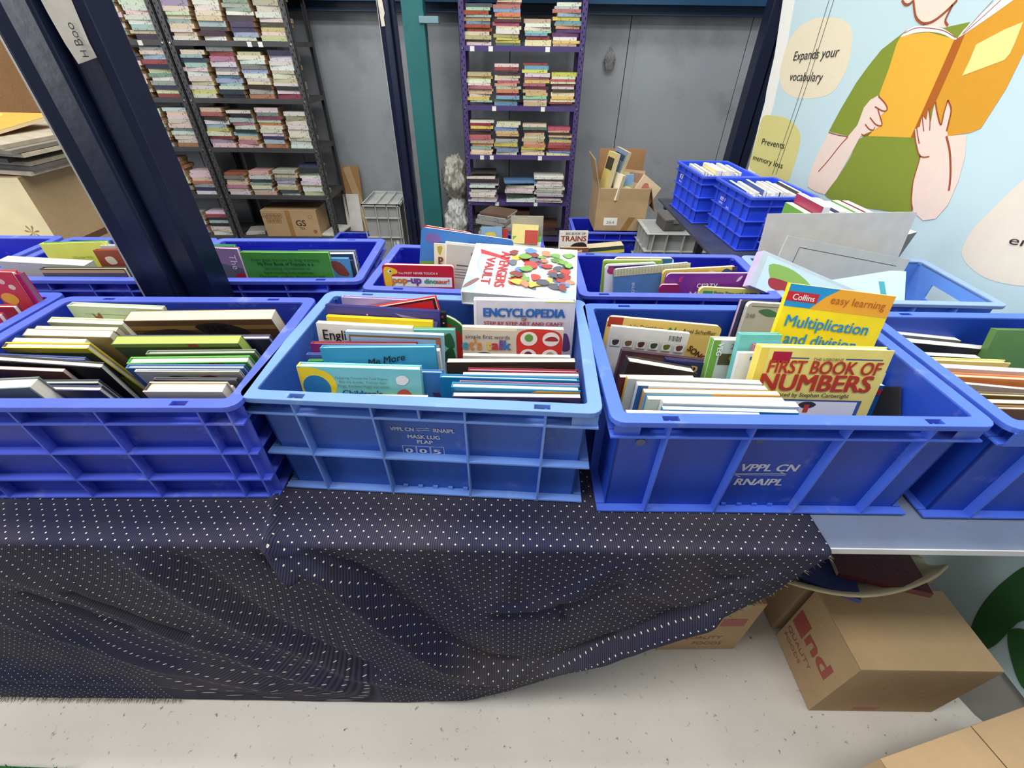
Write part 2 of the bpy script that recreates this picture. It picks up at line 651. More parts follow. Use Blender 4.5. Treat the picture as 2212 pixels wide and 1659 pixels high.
# ------------------------------------------------------------------ slotted-angle racks
def angle_post(e, x, y, sx, sy, h, m):
    """L-section post, corner at x,y, legs towards sx, sy"""
    w, t = .04, .0025
    a = MB()
    a.box(min(x, x + sx * w), min(y, y + sy * t), 0, max(x, x + sx * w), max(y, y + sy * t), h)
    a.box(min(x, x + sx * t), min(y, y + sy * w), 0, max(x, x + sx * t), max(y, y + sy * w), h)
    p = a.build('post', m, e)
    q = MB()
    yy = y - 0.0006 if sy > 0 else y + .0006
    k = 0
    z = .03
    while z < min(h, 1.95):
        cx = x + sx * (.013 if k % 2 else .028)
        q.poly([(cx - .0035, yy, z - .007), (cx + .0035, yy, z - .007), (cx + .0035, yy, z + .007), (cx - .0035, yy, z + .007)])
        xx = x - sx * .0006
        cy = y + sy * (.013 if k % 2 else .028)
        q.poly([(xx, cy - .0035, z - .007), (xx, cy + .0035, z - .007), (xx, cy + .0035, z + .007), (xx, cy - .0035, z + .007)])
        k += 1
        z += .025
    q.build('slot_holes', HOLE, p)
    return p


def rack(label, x0, x1, y0, y1, zs, m, h=2.25, stickers=(), name='slotted_angle_rack'):
    e = empty(name, ((x0 + x1) / 2, y0, 0), 0, label, 'shelving rack')
    hw = (x1 - x0) / 2
    dp = y1 - y0
    for sx, px in ((1, -hw), (-1, hw)):
        angle_post(e, px, 0, sx, 1, h, m)
        angle_post(e, px, dp, sx, -1, h, m)
    for z in zs:
        s = MB()
        s.box(-hw + .003, .003, z - .003, hw - .003, dp - .003, z)
        s.box(-hw + .003, .003, z - .032, hw - .003, .005, z - .003)
        s.box(-hw + .003, dp - .005, z - .032, hw - .003, dp - .003, z - .003)
        s.box(-hw + .003, .005, z - .032, -hw + .005, dp - .005, z - .003)
        s.box(hw - .005, .005, z - .032, hw - .003, dp - .005, z - .003)
        sh = s.build('shelf', m, e)
        for sx in (-1, 1):
            MB().cyl((sx * (hw - .02), -0.0005, z - .016), (0, -1, 0), .006, .004, 8).build('bolt', BOLT, sh)
    for (sx, sz) in stickers:
        MB().box(sx, -.0015, sz - .034, sx + .032, .0025, sz - .004).build('price_sticker', STICKER, e)
    return e


GZ = (0.08, 0.44, 0.81, 1.152, 1.505, 1.86)
rack('charcoal slotted-angle rack of novels, right-hand bay beside the bare grey wall', -2.54, -1.62, 4.0, 4.4, GZ, GREYSTEEL,
     stickers=((.12, 1.505), (.20, 1.505)))
rack('charcoal slotted-angle rack of novels, middle bay seen past the big navy upright', -3.475, -2.555, 4.0, 4.4, GZ, GREYSTEEL,
     stickers=((.10, 1.505), (.26, 1.505)))
rack('charcoal slotted-angle rack, leftmost bay glimpsed behind the stacked cartons', -4.41, -3.49, 4.0, 4.4, GZ, GREYSTEEL)
PZ = (0.10, 0.415, 0.783, 1.128, 1.498, 1.86)
rack('purple slotted-angle rack of old paperbacks standing against the grey wall', -0.415, 0.495, 4.0, 4.3, PZ, PURPLE,
     stickers=((-.38, 1.498), (-.245, 1.498), (.17, 1.498), (-.225, 1.128), (.155, 1.128), (-.33, .783), (-.25, .783), (.15, .783),
               (-.21, .415), (.13, .415)))


# ------------------------------------------------------------------ small books stacked on the racks
def objcol_material(name, text):
    m = bpy.data.materials.new(name)
    m.use_nodes = True
    nt = m.node_tree
    N, L = nt.nodes, nt.links
    b = N['Principled BSDF']
    b.inputs['Roughness'].default_value = 0.5
    oi = N.new('ShaderNodeObjectInfo')
    tc = N.new('ShaderNodeTexCoord')
    mp = N.new('ShaderNodeMapping')
    mp.inputs['Scale'].default_value = (70, 70, 70)
    L.new(tc.outputs['Object'], mp.inputs['Vector'])
    L.new(oi.outputs['Random'], mp.inputs['Location'])
    nz = N.new('ShaderNodeTexNoise')
    nz.inputs['Scale'].default_value = 1.0
    nz.inputs['Detail'].default_value = 3
    L.new(mp.outputs['Vector'], nz.inputs['Vector'])
    rp = N.new('ShaderNodeValToRGB')
    rp.color_ramp.elements[0].position = 0.60
    rp.color_ramp.elements[1].position = 0.64
    L.new(nz.outputs['Fac'], rp.inputs['Fac'])
    inv = N.new('ShaderNodeMix')
    inv.data_type = 'RGBA'
    inv.blend_type = 'MULTIPLY'
    inv.inputs['Factor'].default_value = 1
    L.new(oi.outputs['Color'], inv.inputs['A'])
    inv.inputs['B'].default_value = (0.35, 0.33, 0.33, 1)
    mx = N.new('ShaderNodeMix')
    mx.data_type = 'RGBA'
    ml = N.new('ShaderNodeMath')
    ml.operation = 'MULTIPLY'
    ml.inputs[1].default_value = text
    L.new(rp.outputs['Color'], ml.inputs[0])
    L.new(ml.outputs[0], mx.inputs['Factor'])
    L.new(oi.outputs['Color'], mx.inputs['A'])
    L.new(inv.outputs['Result'], mx.inputs['B'])
    L.new(mx.outputs['Result'], b.inputs['Base Color'])
    return m


SPINE = objcol_material('printed_spine', 0.75)
AGED = mat('aged_page_edge', (172, 138, 96), 0.9, 0, 0.12, 30)
AGED2 = mat('pale_page_edge', (226, 218, 200), 0.9, 0, 0.08, 30)
MINI = {}


def mini_mesh(w, d, t, pg):
    k = (round(w, 2), round(d, 2), round(t / .004) * .004, pg)
    if k in MINI:
        return MINI[k], k[2]
    w, d, t = k[0], k[1], max(k[2], .008)
    m = MB()
    c = .0012
    m.box(-w / 2, 0, 0, w / 2, d, c, 0)
    m.box(-w / 2, 0, t - c, w / 2, d, t, 0)
    m.box(-w / 2, 0, c, w / 2, c, t - c, 0)
    m.box(-w / 2 + .001, c, c, w / 2 - .001, d - .001, t - c, 1)
    MINI[k] = m.mesh('paperback', [SPINE, AGED if pg == 'a' else AGED2])
    return MINI[k], t


GREY_PAL = [('cream', (222, 212, 188), 9), ('white', (220, 220, 216), 8), ('pale blue', (160, 184, 196), 3), ('orange', (190, 116, 80), 1),
            ('yellow', (214, 196, 104), 1), ('red', (154, 72, 74), 1), ('navy', (58, 62, 92), 3), ('sage green', (136, 148, 128), 2),
            ('black', (52, 50, 52), 3), ('teal', (104, 146, 156), 1), ('grey', (156, 156, 158), 4), ('pink', (190, 132, 150), 1),
            ('beige', (206, 190, 158), 4)]
PURP_PAL = [('tan', (204, 172, 122), 5), ('red', (168, 62, 54), 3), ('yellow', (226, 208, 88), 3), ('mint', (158, 198, 178), 2),
            ('blue', (110, 152, 196), 3), ('dark brown', (88, 60, 52), 3), ('rose', (192, 96, 112), 2), ('cream', (228, 216, 180), 4),
            ('white', (224, 222, 216), 3), ('green', (92, 140, 104), 1), ('orange', (214, 140, 84), 2), ('grey', (146, 146, 146), 1),
            ('violet', (96, 70, 110), 1)]
ORD = ['lowest', 'second', 'third', 'fourth', 'fifth', 'sixth', 'seventh', 'eighth', 'ninth', 'tenth', 'eleventh', 'twelfth', 'thirteenth',
       'fourteenth', 'fifteenth', 'sixteenth', 'seventeenth', 'eighteenth']


def pick(pal):
    tot = sum(p[2] for p in pal)
    r = RND.random() * tot
    for p in pal:
        r -= p[2]
        if r <= 0:
            return p
    return pal[0]


def stack(xc, y, z, height, w, d, tmin, tmax, pal, name, cat, where, group, pg='a', jit=.010):
    zz = z + .0005
    i = 0
    while zz < z + height - tmin * .6 and i < 18:
        t = RND.uniform(tmin, tmax)
        ww = w * RND.uniform(.88, 1.06)
        me, t = mini_mesh(ww, d * RND.uniform(.85, 1.1), t, pg)
        o = bpy.data.objects.new(name, me)
        COL.objects.link(o)
        o.location = (xc + RND.uniform(-jit, jit), y + RND.uniform(0, .016), zz)
        o.rotation_euler = (0, 0, math.radians(RND.uniform(-3.5, 3.5)))
        cn, c, _ = pick(pal)
        g_ = sum(c) / 3
        o.color = (*lin([min(240, max(20, (v * .8 + g_ * .2) * .94 + RND.uniform(-14, 14))) for v in c]), 1)
        up = 'lowest' if i == 0 else ORD[i] + ' up'
        tag(o, f'{cn} {cat}, {up} in the {where}', cat, group)
        zz += t + .0006
        i += 1


SH = {1: 'bottom', 2: 'second', 3: 'third', 4: 'fourth', 5: 'top'}
NTH = ['first', 'second', 'third', 'fourth']
# right-hand grey bay, stacks counted from the left
bay = {5: (.33, .33, .33, .33), 4: (.31, .32, .30, .30), 3: (.265, .27, .27, .25), 2: (.17, .185, .20, .235)}
for s, hs in bay.items():
    for i, hgt in enumerate(hs):
        stack(-2.54 + .135 + .218 * i, 4.012, GZ[s - 1], hgt, .185, .135, .019, .033, GREY_PAL, 'novel', 'novel',
              f'{NTH[i]} stack, {SH[s]} shelf, right grey bay', 'novels stacked on the charcoal racks')
bay = {5: (.33, .33), 4: (.31, .31), 3: (.265, .255), 2: (.20, .275), 1: (.21, .21, .19)}
for s, hs in bay.items():
    for i, hgt in enumerate(hs):
        stack(-2.555 - .135 - .218 * i, 4.012, GZ[s - 1], hgt, .185, .135, .019, .033, GREY_PAL, 'novel', 'novel',
              f'{NTH[i]} stack leftwards, {SH[s]} shelf, middle grey bay', 'novels stacked on the charcoal racks')
for s, hs in {4: (.28, .30), 3: (.26, .27), 2: (.24, .24)}.items():
    for i, hgt in enumerate(hs):
        stack(-3.49 - .14 - .218 * i, 4.012, GZ[s - 1], hgt, .185, .135, .026, .038, GREY_PAL, 'novel', 'novel',
              f'{NTH[i]} stack leftwards, {SH[s]} shelf, leftmost grey bay', 'novels stacked on the charcoal racks')
prk = {5: (.235, .27, .16, .235), 4: (.205, .26, .275, .205), 3: (.235, .24, .23, .205)}
for s, hs in prk.items():
    for i, hgt in enumerate(hs):
        stack(-.415 + .135 + .213 * i, 4.010, PZ[s - 1], hgt, .185, .12, .013, .024, PURP_PAL, 'paperback', 'paperback',
              f'{NTH[i]} stack, {SH[s]} shelf of the purple rack', 'old paperbacks stacked on the purple rack', jit=.013)
MAG = [('white', (224, 220, 212), 6), ('grey', (190, 186, 178), 3), ('black', (70, 66, 66), 1)]
for i, (xc, hgt) in enumerate(((-.27, .20), (.05, .14), (.30, .20))):
    stack(xc, 3.985, PZ[1], hgt, .235, .17, .014, .022, MAG, 'magazine', 'magazine', f'{NTH[i]} stack on the low shelf of the purple rack',
          'magazines on the low shelf of the purple rack', pg='b', jit=.018)


for i, (xc, hgt) in enumerate(((-.26, .15), (.02, .22), (.28, .12))):
    stack(xc, 4.01, PZ[0], hgt, .24, .17, .022, .034, [('dark brown', (72, 56, 46), 3), ('charcoal', (60, 60, 62), 3), ('slate', (70, 78, 88), 2)], 'old_book', 'old book',
          f'{NTH[i]} stack, bottom purple shelf', 'dark old books on the bottom shelf of the purple rack')


def lying(label, x, y, z, w, d, t, rz, col, tx=0, ty=0, name='loose_book', cat='book', pg='b', group=None):
    me, tt = mini_mesh(w, d, t, pg)
    o = bpy.data.objects.new(name, me)
    COL.objects.link(o)
    o.location = (x, y, z)
    o.rotation_euler = (math.radians(tx), math.radians(ty), math.radians(rz))
    o.color = (*lin(col), 1)
    return tag(o, label, cat, group)


lying('blue landscape magazine spread on top of the middle magazine stack', .06, 3.975, PZ[1] + .158, .29, .20, .010, 6, (92, 128, 170), name='magazine', cat='magazine')
lying('dark glossy magazine on top of the first magazine stack', -.27, 4.0, PZ[1] + .225, .23, .18, .010, 3, (60, 58, 56), name='magazine', cat='magazine')

# ------------------------------------------------------------------ grey rack: tea carton and papers on the bottom shelf
g = carton('brown tea carton with printed faces on the bottom shelf of the grey rack', -2.035, 4.14, 0.081, .49, .26, .232, 0.03, CARD)
for i in range(9):
    x = -.215 + .033 * (i % 5) + (.016 if i > 4 else 0)
    z = .185 - .045 * (i // 5)
    m = MB()
    for k in range(12):
        a, a2 = 2 * PI * k / 12, 2 * PI * (k + 1) / 12
        for r1, r2 in ((.022, .019), (.010, .006)):
            m.poly([(x + r1 * math.cos(a), -.1307, z + r1 * math.sin(a)), (x + r1 * math.cos(a2), -.1307, z + r1 * math.sin(a2)),
                    (x + r2 * math.cos(a2), -.1307, z + r2 * math.sin(a2)), (x + r2 * math.cos(a), -.1307, z + r2 * math.sin(a))])
    m.build('printed_mark', ink((120, 72, 44)), g)
lettering('GS', ink((70, 48, 34)), g, (.045, -.1308, .095), (1, 0, 0), (0, 0, 1), width=.085, height=.075, bold=.02)
lettering('TEA', ink((70, 48, 34)), g, (.065, -.1308, .062), (1, 0, 0), (0, 0, 1), width=.05, height=.03)
m = MB()
for k in range(14):
    a, a2 = 2 * PI * k / 14, 2 * PI * (k + 1) / 14
    m.poly([(.20 + .018 * math.cos(a), -.1307, .045 + .018 * math.sin(a)), (.20 + .018 * math.cos(a2), -.1307, .045 + .018 * math.sin(a2)), (.20, -.1307, .045)])
    b_ = (.185 + .024 * math.cos(a), -.1307, .175 + .024 * math.sin(a))
    m.poly([b_, (.185 + .012 * math.cos(a + .12), -.1307, .175 + .012 * math.sin(a + .12)), (.185 + .012 * math.cos(a - .12), -.1307, .175 + .012 * math.sin(a - .12))])
m.build('printed_mark', ink((150, 90, 56)), g)
MB().box(-.03, -.1315, .0, .01, -.1304, .232).build('tape', TAPE, g)
lying('slanting grey paperback beside the tea carton on the bottom shelf', -2.40, 4.03, .084, .16, .2, .02, 14, (170, 166, 158))
lying('pale newspaper lying at the right end of the bottom shelf', -1.72, 4.02, .084, .16, .3, .012, -8, (206, 204, 198), name='newspaper', cat='newspaper')
e = empty('flattened_cardboard', (-1.53, 4.36, 0), 0, 'flattened brown carton leaning on the grey wall behind the rack', 'cardboard')
Mx = Matrix.Rotation(math.radians(-9), 4, 'X')
MB().box(-.13, 0, 0, .06, .012, .60, M=Mx).build('sheet', CARD_DARK, e)
MB().box(.062, -.006, 0, .13, .016, .585, M=Mx @ Matrix.Rotation(-.25, 4, 'Y')).build('sheet', CARD, e)
MB().box(-.12, -.02, 0.02, .03, -.008, .36, M=Mx).build('sheet', mat('white_card', (206, 204, 200), 0.7), e)

# ------------------------------------------------------------------ tables
STEEL = mat('worn_grey_laminate', (120, 132, 152), 0.18, 0.0, 0.12, 5, 0.02, 20, spot=(96, 104, 116), spotscale=9)
EDGE = mat('pale_edge_strip', (206, 210, 212), 0.4)
FRAME = mat('dark_steel_frame', (44, 44, 48), 0.5)


def table(label, x0, x1, y0, y1, z, legs, top=None, edge=None):
    e = empty('long_table', ((x0 + x1) / 2, (y0 + y1) / 2, 0), 0, label, 'table')
    a, b = (x1 - x0) / 2, (y1 - y0) / 2
    MB().box(-a, -b, z - .012, a, b, z).build('tabletop', top or STEEL, e, 0.0015)
    MB().box(-a, -b - .003, z - .016, a, -b - .0002, z - .001).build('edge_strip', edge or EDGE, e)
    m = MB()
    m.box(-a + .03, -b + .03, z - .05, a - .03, -b + .06, z - .0125)
    m.box(-a + .03, b - .06, z - .05, a - .03, b - .03, z - .0125)
    m.build('rail', FRAME, e)
    for lx, ly in legs:
        MB().box(lx - .02 - (x0 + x1) / 2, ly - .02 - (y0 + y1) / 2, 0, lx + .02 - (x0 + x1) / 2, ly + .02 - (y0 + y1) / 2, z - .0125).build('leg', FRAME, e)
    return e


TZ = .79
table('long front table with grey top under the row of blue crates', -2.3, 1.43, .445, .945, TZ, ((-2.2, .86), (-.5, .86), (.3, .9), (1.0, .92)))
table('second long table behind, carrying the back row of crates', -2.3, 1.43, 1.08, 1.50, TZ, ((-2.2, 1.42), (-.5, 1.42), (.5, 1.42), (1.38, 1.42)))
table('side table along the banner with the small blue crates', .86, 1.42, 1.52, 2.74, TZ, ((1.0, 1.6), (1.12, 2.6), (1.36, 2.6), (1.36, 1.6)), mat('dark_worn_tabletop', (58, 60, 70), .35, 0, .2, 9), mat('brown_table_edge', (84, 74, 62), .6, 0, .2, 20))

# ------------------------------------------------------------------ navy dotted cloth over the front table
import numpy as np


def cloth_material():
    m = bpy.data.materials.new('navy_dotted_cloth')
    m.use_nodes = True
    nt = m.node_tree
    N, L = nt.nodes, nt.links
    b = N['Principled BSDF']
    b.inputs['Roughness'].default_value = 0.85
    b.inputs['Specular IOR Level'].default_value = 0.2
    uv = N.new('ShaderNodeUVMap')
    uv.uv_map = 'weave'

    def vm(op, a, bb=None):
        n = N.new('ShaderNodeVectorMath')
        n.operation = op
        L.new(a, n.inputs[0])
        if bb is not None:
            n.inputs[1].default_value = bb
        return n
    sc_ = vm('MULTIPLY', uv.outputs[0], (1 / .0245, 1 / .0245, 0))
    masks = []
    for off in ((0, 0, 0), (.5, .5, 0)):
        a = vm('ADD', sc_.outputs[0], off)
        f = vm('FRACTION', a.outputs[0])
        s = vm('SUBTRACT', f.outputs[0], (.5, .5, 0))
        q = vm('MULTIPLY', s.outputs[0], (1, 1, 0))
        l = vm('LENGTH', q.outputs[0])
        c = N.new('ShaderNodeMath')
        c.operation = 'LESS_THAN'
        L.new(l.outputs['Value'], c.inputs[0])
        c.inputs[1].default_value = 0.062
        masks.append(c)
    mx = N.new('ShaderNodeMath')
    mx.operation = 'MAXIMUM'
    L.new(masks[0].outputs[0], mx.inputs[0])
    L.new(masks[1].outputs[0], mx.inputs[1])
    wv = N.new('ShaderNodeTexWave')
    wv.wave_type = 'BANDS'
    wv.bands_direction = 'X'
    wv.inputs['Scale'].default_value = 2 * PI / .0042 / 20 * 1.0
    wv.inputs['Distortion'].default_value = 0.0
    L.new(uv.outputs[0], wv.inputs['Vector'])
    tc = N.new('ShaderNodeTexCoord')
    nz = N.new('ShaderNodeTexNoise')
    nz.inputs['Scale'].default_value = 2.2
    nz.inputs['Detail'].default_value = 3
    L.new(tc.outputs['Object'], nz.inputs['Vector'])
    rp = N.new('ShaderNodeValToRGB')
    rp.color_ramp.elements[0].position = .42
    rp.color_ramp.elements[1].position = .68
    rp.color_ramp.elements[0].color = (*lin((46, 47, 76)), 1)
    rp.color_ramp.elements[1].color = (*lin((78, 74, 80)), 1)
    L.new(nz.outputs['Fac'], rp.inputs['Fac'])
    dk = N.new('ShaderNodeMix')
    dk.data_type = 'RGBA'
    dk.blend_type = 'MULTIPLY'
    dk.inputs['Factor'].default_value = 0.65
    L.new(rp.outputs['Color'], dk.inputs['A'])
    L.new(wv.outputs['Color'], dk.inputs['B'])
    fin = N.new('ShaderNodeMix')
    fin.data_type = 'RGBA'
    L.new(mx.outputs[0], fin.inputs['Factor'])
    L.new(dk.outputs['Result'], fin.inputs['A'])
    fin.inputs['B'].default_value = (*lin((214, 208, 190)), 1)
    L.new(fin.outputs['Result'], b.inputs['Base Color'])
    bp = N.new('ShaderNodeBump')
    bp.inputs['Strength'].default_value = .25
    bp.inputs['Distance'].default_value = .001
    L.new(wv.outputs['Fac'], bp.inputs['Height'])
    L.new(bp.outputs['Normal'], b.inputs['Normal'])
    return m


CLOTH = cloth_material()
HEM = [(-2.3, .012), (-1.45, .012), (-.92, .014), (-.6, .010), (-.30, .012), (-.12, .03), (0, .10), (.10, .18), (.23, .29), (.41, .47), (.52, .64),
       (.56, .75), (.578, .788)]


def hem(x):
    return float(np.interp(x, [p[0] for p in HEM], [p[1] for p in HEM]))


RIDGES = [  # polyline in x,z ; amplitude towards the aisle ; width
    ([(-.425, .80), (-.35, .72), (-.289, .581), (-.215, .404), (-.116, .25), (.0, .22), (.22, .37), (.42, .56)], .034, .030),
    ([(-.38, .80), (-.27, .68), (-.215, .56), (-.145, .40), (-.05, .285), (.06, .28), (.24, .42)], -.016, .026),
    ([(-.70, .79), (-.642, .591), (-.542, .393), (-.40, .22), (-.22, .12)], .014, .032),
    ([(-.60, .74), (-.55, .55), (-.45, .36), (-.34, .22)], -.012, .025),
    ([(-1.05, .77), (-.869, .60), (-.76, .42), (-.62, .24), (-.44, .12)], .013, .036),
    ([(-1.3, .7), (-1.05, .45), (-.9, .25), (-.66, .13)], .013, .04),
    ([(-.88, .62), (-.80, .50), (-.74, .42)], -.016, .011),
    ([(-.99, .60), (-.93, .52), (-.86, .44)], -.010, .011),
    ([(-.03, .568), (.05, .575), (.12, .62), (.19, .74)], .010, .016),
    ([(-.02, .535), (.07, .545), (.15, .59), (.22, .66)], -.010, .016),
    ([(.11, .60), (.118, .52)], -.012, .008),
    ([(-.2, .06), (.0, .165), (.15, .29), (.32, .44), (.47, .62)], .022, .022),
    ([(-.12, .095), (.08, .275), (.28, .47), (.44, .66)], -.012, .014),
    ([(.22, .79), (.26, .66), (.38, .60), (.50, .72)], .012, .022),
    ([(.36, .79), (.40, .70), (.47, .70)], -.010, .016),
    ([(.02, .79), (.0, .70), (-.01, .62)], .008, .02),
    ([(-.14, .79), (-.13, .68), (-.08, .56)], -.008, .02),
    ([(-1.6, .20), (-1.2, .14), (-.8, .10), (-.4, .07), (-.1, .06)], .006, .025),
    ([(-1.5, .13), (-1.1, .085), (-.7, .06)], -.005, .016),
    ([(-.437, .82), (-.43, .77), (-.40, .72)], .036, .013),
    ([(-.455, .82), (-.452, .76), (-.44, .72)], -.020, .010),
]


def seg_dist(X, Z, pl):
    best = np.full(X.shape, 1e9)
    for (x0, z0), (x1, z1) in zip(pl[:-1], pl[1:]):
        dx, dz = x1 - x0, z1 - z0
        t = np.clip(((X - x0) * dx + (Z - z0) * dz) / (dx * dx + dz * dz), 0, 1)
        best = np.minimum(best, np.hypot(X - x0 - t * dx, Z - z0 - t * dz))
    return best


def make_cloth():
    nx, nt_, nd = 330, 12, 120
    xs_ = np.linspace(-2.1, .578, nx)
    V, UV, F = [], [], []
    rows = nt_ + 6 + nd
    grid = np.zeros((nx, rows, 3))
    uvg = np.zeros((nx, rows, 2))
    r = .014
    for i, x in enumerate(xs_):
        hz = min(hem(x), .778 - .0)
        p = []
        for k in range(nt_):                       # lying on the table top
            p.append((.66 - (.66 - .445) * k / nt_, .7915))
        for k in range(6):                          # round the table edge
            a = PI / 2 * k / 5
            p.append((.445 - r * math.sin(a) , .7915 - r + r * math.cos(a)))
        z1 = .7915 - r
        for k in range(1, nd + 1):
            p.append((.445 - r, z1 + (hz - z1) * k / nd))
        s = 0
        for k, (y, z) in enumerate(p):
            if k:
                s += math.hypot(y - p[k - 1][0], z - p[k - 1][1])
            grid[i, k] = (x, y, z)
            uvg[i, k] = (x, s)
    X, Y, Z = grid[..., 0], grid[..., 1], grid[..., 2]
    D = np.zeros_like(X)
    for pl, a, w in RIDGES:
        D += a * np.exp(-(seg_dist(X, Z, pl) / w) ** 2)
    nz_ = np.array([[noise.noise(Vector((x * 5, z * 5, 1.3))) * .006 + noise.noise(Vector((x * 14, z * 14, 4.1))) * .0025 for x, z in zip(rx, rz)]
                    for rx, rz in zip(X, Z)])
    drop = np.clip((.785 - Z) / .06, 0, 1)
    hang = np.clip((.66 - Y) / .2, 0, 1)
    D = (D + nz_) * np.where(Z < .779, np.maximum(drop, .25), 0.0)
    HZ = np.array([[hem(x) for x in rx] for rx in X])
    D = D * np.where(Z < .779, np.clip((Z - HZ) / .12, .30, 1), 1)
    D = np.maximum(D, -.028) * np.where(X > .50, np.clip((.60 - X) / .1, .2, 1), 1)
    Y2 = Y - D - .010 * np.clip((.3 - Z) / .3, 0, 1)
    Z2 = Z.copy()
    # small ruck standing on the table edge between the two crates
    top = Z >= .777
    ruck = np.exp(-((X + .437 + (Y - .445) * .25) / .010) ** 2) * np.clip((.56 - Y) / .04, 0, 1) * .016
    Z2 = np.where(top, Z + ruck, Z)
    # skewed weave on the left where the cloth is pulled sideways
    U = uvg[..., 0] + np.clip((-X - .35) / .6, 0, 1) * (.79 - Z) * .75
    Vv = uvg[..., 1]
    me = bpy.data.meshes.new('dotted_cloth')
    verts = np.stack([X, Y2, Z2], -1).reshape(-1, 3)
    faces = []
    for i in range(nx - 1):
        for k in range(rows - 1):
            a = i * rows + k
            faces.append((a, a + 1, a + rows + 1, a + rows))
    me.from_pydata(verts.tolist(), [], faces)
    ul = me.uv_layers.new(name='weave')
    flat = np.stack([U, Vv], -1).reshape(-1, 2)
    idx = np.zeros(len(me.loops), dtype=np.int32)
    me.loops.foreach_get('vertex_index', idx)
    ul.data.foreach_set('uv', flat[idx].ravel())
    me.materials.append(CLOTH)
    for p in me.polygons:
        p.use_smooth = True
    bmx = bmesh.new()
    bmx.from_mesh(me)
    bmesh.ops.recalc_face_normals(bmx, faces=bmx.faces)
    bmx.to_mesh(me)
    bmx.free()
    o = bpy.data.objects.new('tablecloth', me)
    COL.objects.link(o)
    sd = o.modifiers.new('thickness', 'SOLIDIFY')
    sd.thickness = .0012
    tag(o, 'navy cloth with small white dots draped over the front table to the floor', 'cloth')
    # frayed threads along the right edge and the far left hem
    fr = MB()
    rr = random.Random(3)
    for i in range(nx):
        x, y, z = verts[i * rows + rows - 1]
        if (x > .18 and i % 1 == 0) or (x < -.93):
            for _ in range(3 if x > .18 else 5):
                xx = x + rr.uniform(-.004, .004)
                if x > .18:
                    zz = hem(xx) if xx < .575 else rr.uniform(.77, .79)
                    d = Vector((rr.uniform(.004, .013), rr.uniform(-.004, .002), rr.uniform(-.012, -.002)))
                    dx = .0012
                    fr.prism([(xx, y, zz), (xx + dx * .5, y, zz + dx), (xx + d.x, y + d.y, zz + d.z)], (0, .0006, 0), rr.randrange(2))
                else:
                    d = Vector((rr.uniform(-.006, .006), rr.uniform(-.014, -.005), -.004))
                    fr.prism([(xx, y, z), (xx + .0014, y, z), (xx + d.x, y + d.y, max(.003, z + d.z))], (0, 0, .0006), rr.randrange(2))
    stuff(fr.build('fringe', [mat('frayed_thread', (150, 140, 110), .9), mat('frayed_navy_thread', (62, 56, 60), .9)], o))
    return o


make_cloth()

# ------------------------------------------------------------------ blue crates
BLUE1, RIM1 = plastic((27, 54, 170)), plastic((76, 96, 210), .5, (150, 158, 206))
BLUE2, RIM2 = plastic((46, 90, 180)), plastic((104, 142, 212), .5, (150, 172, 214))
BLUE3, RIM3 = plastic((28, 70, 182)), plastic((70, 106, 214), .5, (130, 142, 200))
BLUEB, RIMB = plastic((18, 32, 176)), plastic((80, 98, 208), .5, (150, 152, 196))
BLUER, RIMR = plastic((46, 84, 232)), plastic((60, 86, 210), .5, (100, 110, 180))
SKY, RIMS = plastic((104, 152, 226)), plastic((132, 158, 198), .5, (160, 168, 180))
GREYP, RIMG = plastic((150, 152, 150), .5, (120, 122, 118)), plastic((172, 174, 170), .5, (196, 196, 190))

CZ = .793
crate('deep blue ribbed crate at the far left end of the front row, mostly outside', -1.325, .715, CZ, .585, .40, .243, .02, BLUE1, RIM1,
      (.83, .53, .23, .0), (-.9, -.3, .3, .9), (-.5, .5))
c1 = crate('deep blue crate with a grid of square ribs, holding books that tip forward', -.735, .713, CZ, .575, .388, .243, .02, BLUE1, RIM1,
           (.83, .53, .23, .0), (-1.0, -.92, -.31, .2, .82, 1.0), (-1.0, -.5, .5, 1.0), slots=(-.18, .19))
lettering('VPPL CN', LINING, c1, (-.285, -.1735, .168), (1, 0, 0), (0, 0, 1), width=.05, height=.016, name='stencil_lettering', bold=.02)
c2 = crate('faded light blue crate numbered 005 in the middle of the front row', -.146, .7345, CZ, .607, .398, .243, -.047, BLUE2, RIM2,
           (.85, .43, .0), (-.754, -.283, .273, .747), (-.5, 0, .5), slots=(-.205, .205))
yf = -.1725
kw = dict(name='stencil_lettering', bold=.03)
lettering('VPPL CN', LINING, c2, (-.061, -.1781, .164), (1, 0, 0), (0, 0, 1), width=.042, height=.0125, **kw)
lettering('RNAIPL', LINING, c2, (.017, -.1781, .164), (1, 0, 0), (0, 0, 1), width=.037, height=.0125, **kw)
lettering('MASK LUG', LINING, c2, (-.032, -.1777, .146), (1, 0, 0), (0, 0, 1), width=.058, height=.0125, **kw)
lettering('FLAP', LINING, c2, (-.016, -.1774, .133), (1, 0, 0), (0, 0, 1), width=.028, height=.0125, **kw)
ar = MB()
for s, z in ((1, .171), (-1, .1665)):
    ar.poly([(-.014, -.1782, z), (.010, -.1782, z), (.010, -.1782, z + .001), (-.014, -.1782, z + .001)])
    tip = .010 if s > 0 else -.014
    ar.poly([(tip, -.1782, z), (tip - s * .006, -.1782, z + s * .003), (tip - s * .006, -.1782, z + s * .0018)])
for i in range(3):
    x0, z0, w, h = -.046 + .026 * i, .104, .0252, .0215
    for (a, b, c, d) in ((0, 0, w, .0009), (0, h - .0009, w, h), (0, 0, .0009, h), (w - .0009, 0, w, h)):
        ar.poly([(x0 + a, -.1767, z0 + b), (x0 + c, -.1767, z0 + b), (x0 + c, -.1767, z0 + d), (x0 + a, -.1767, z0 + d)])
ar.build('stencil_frame', LINING, c2)
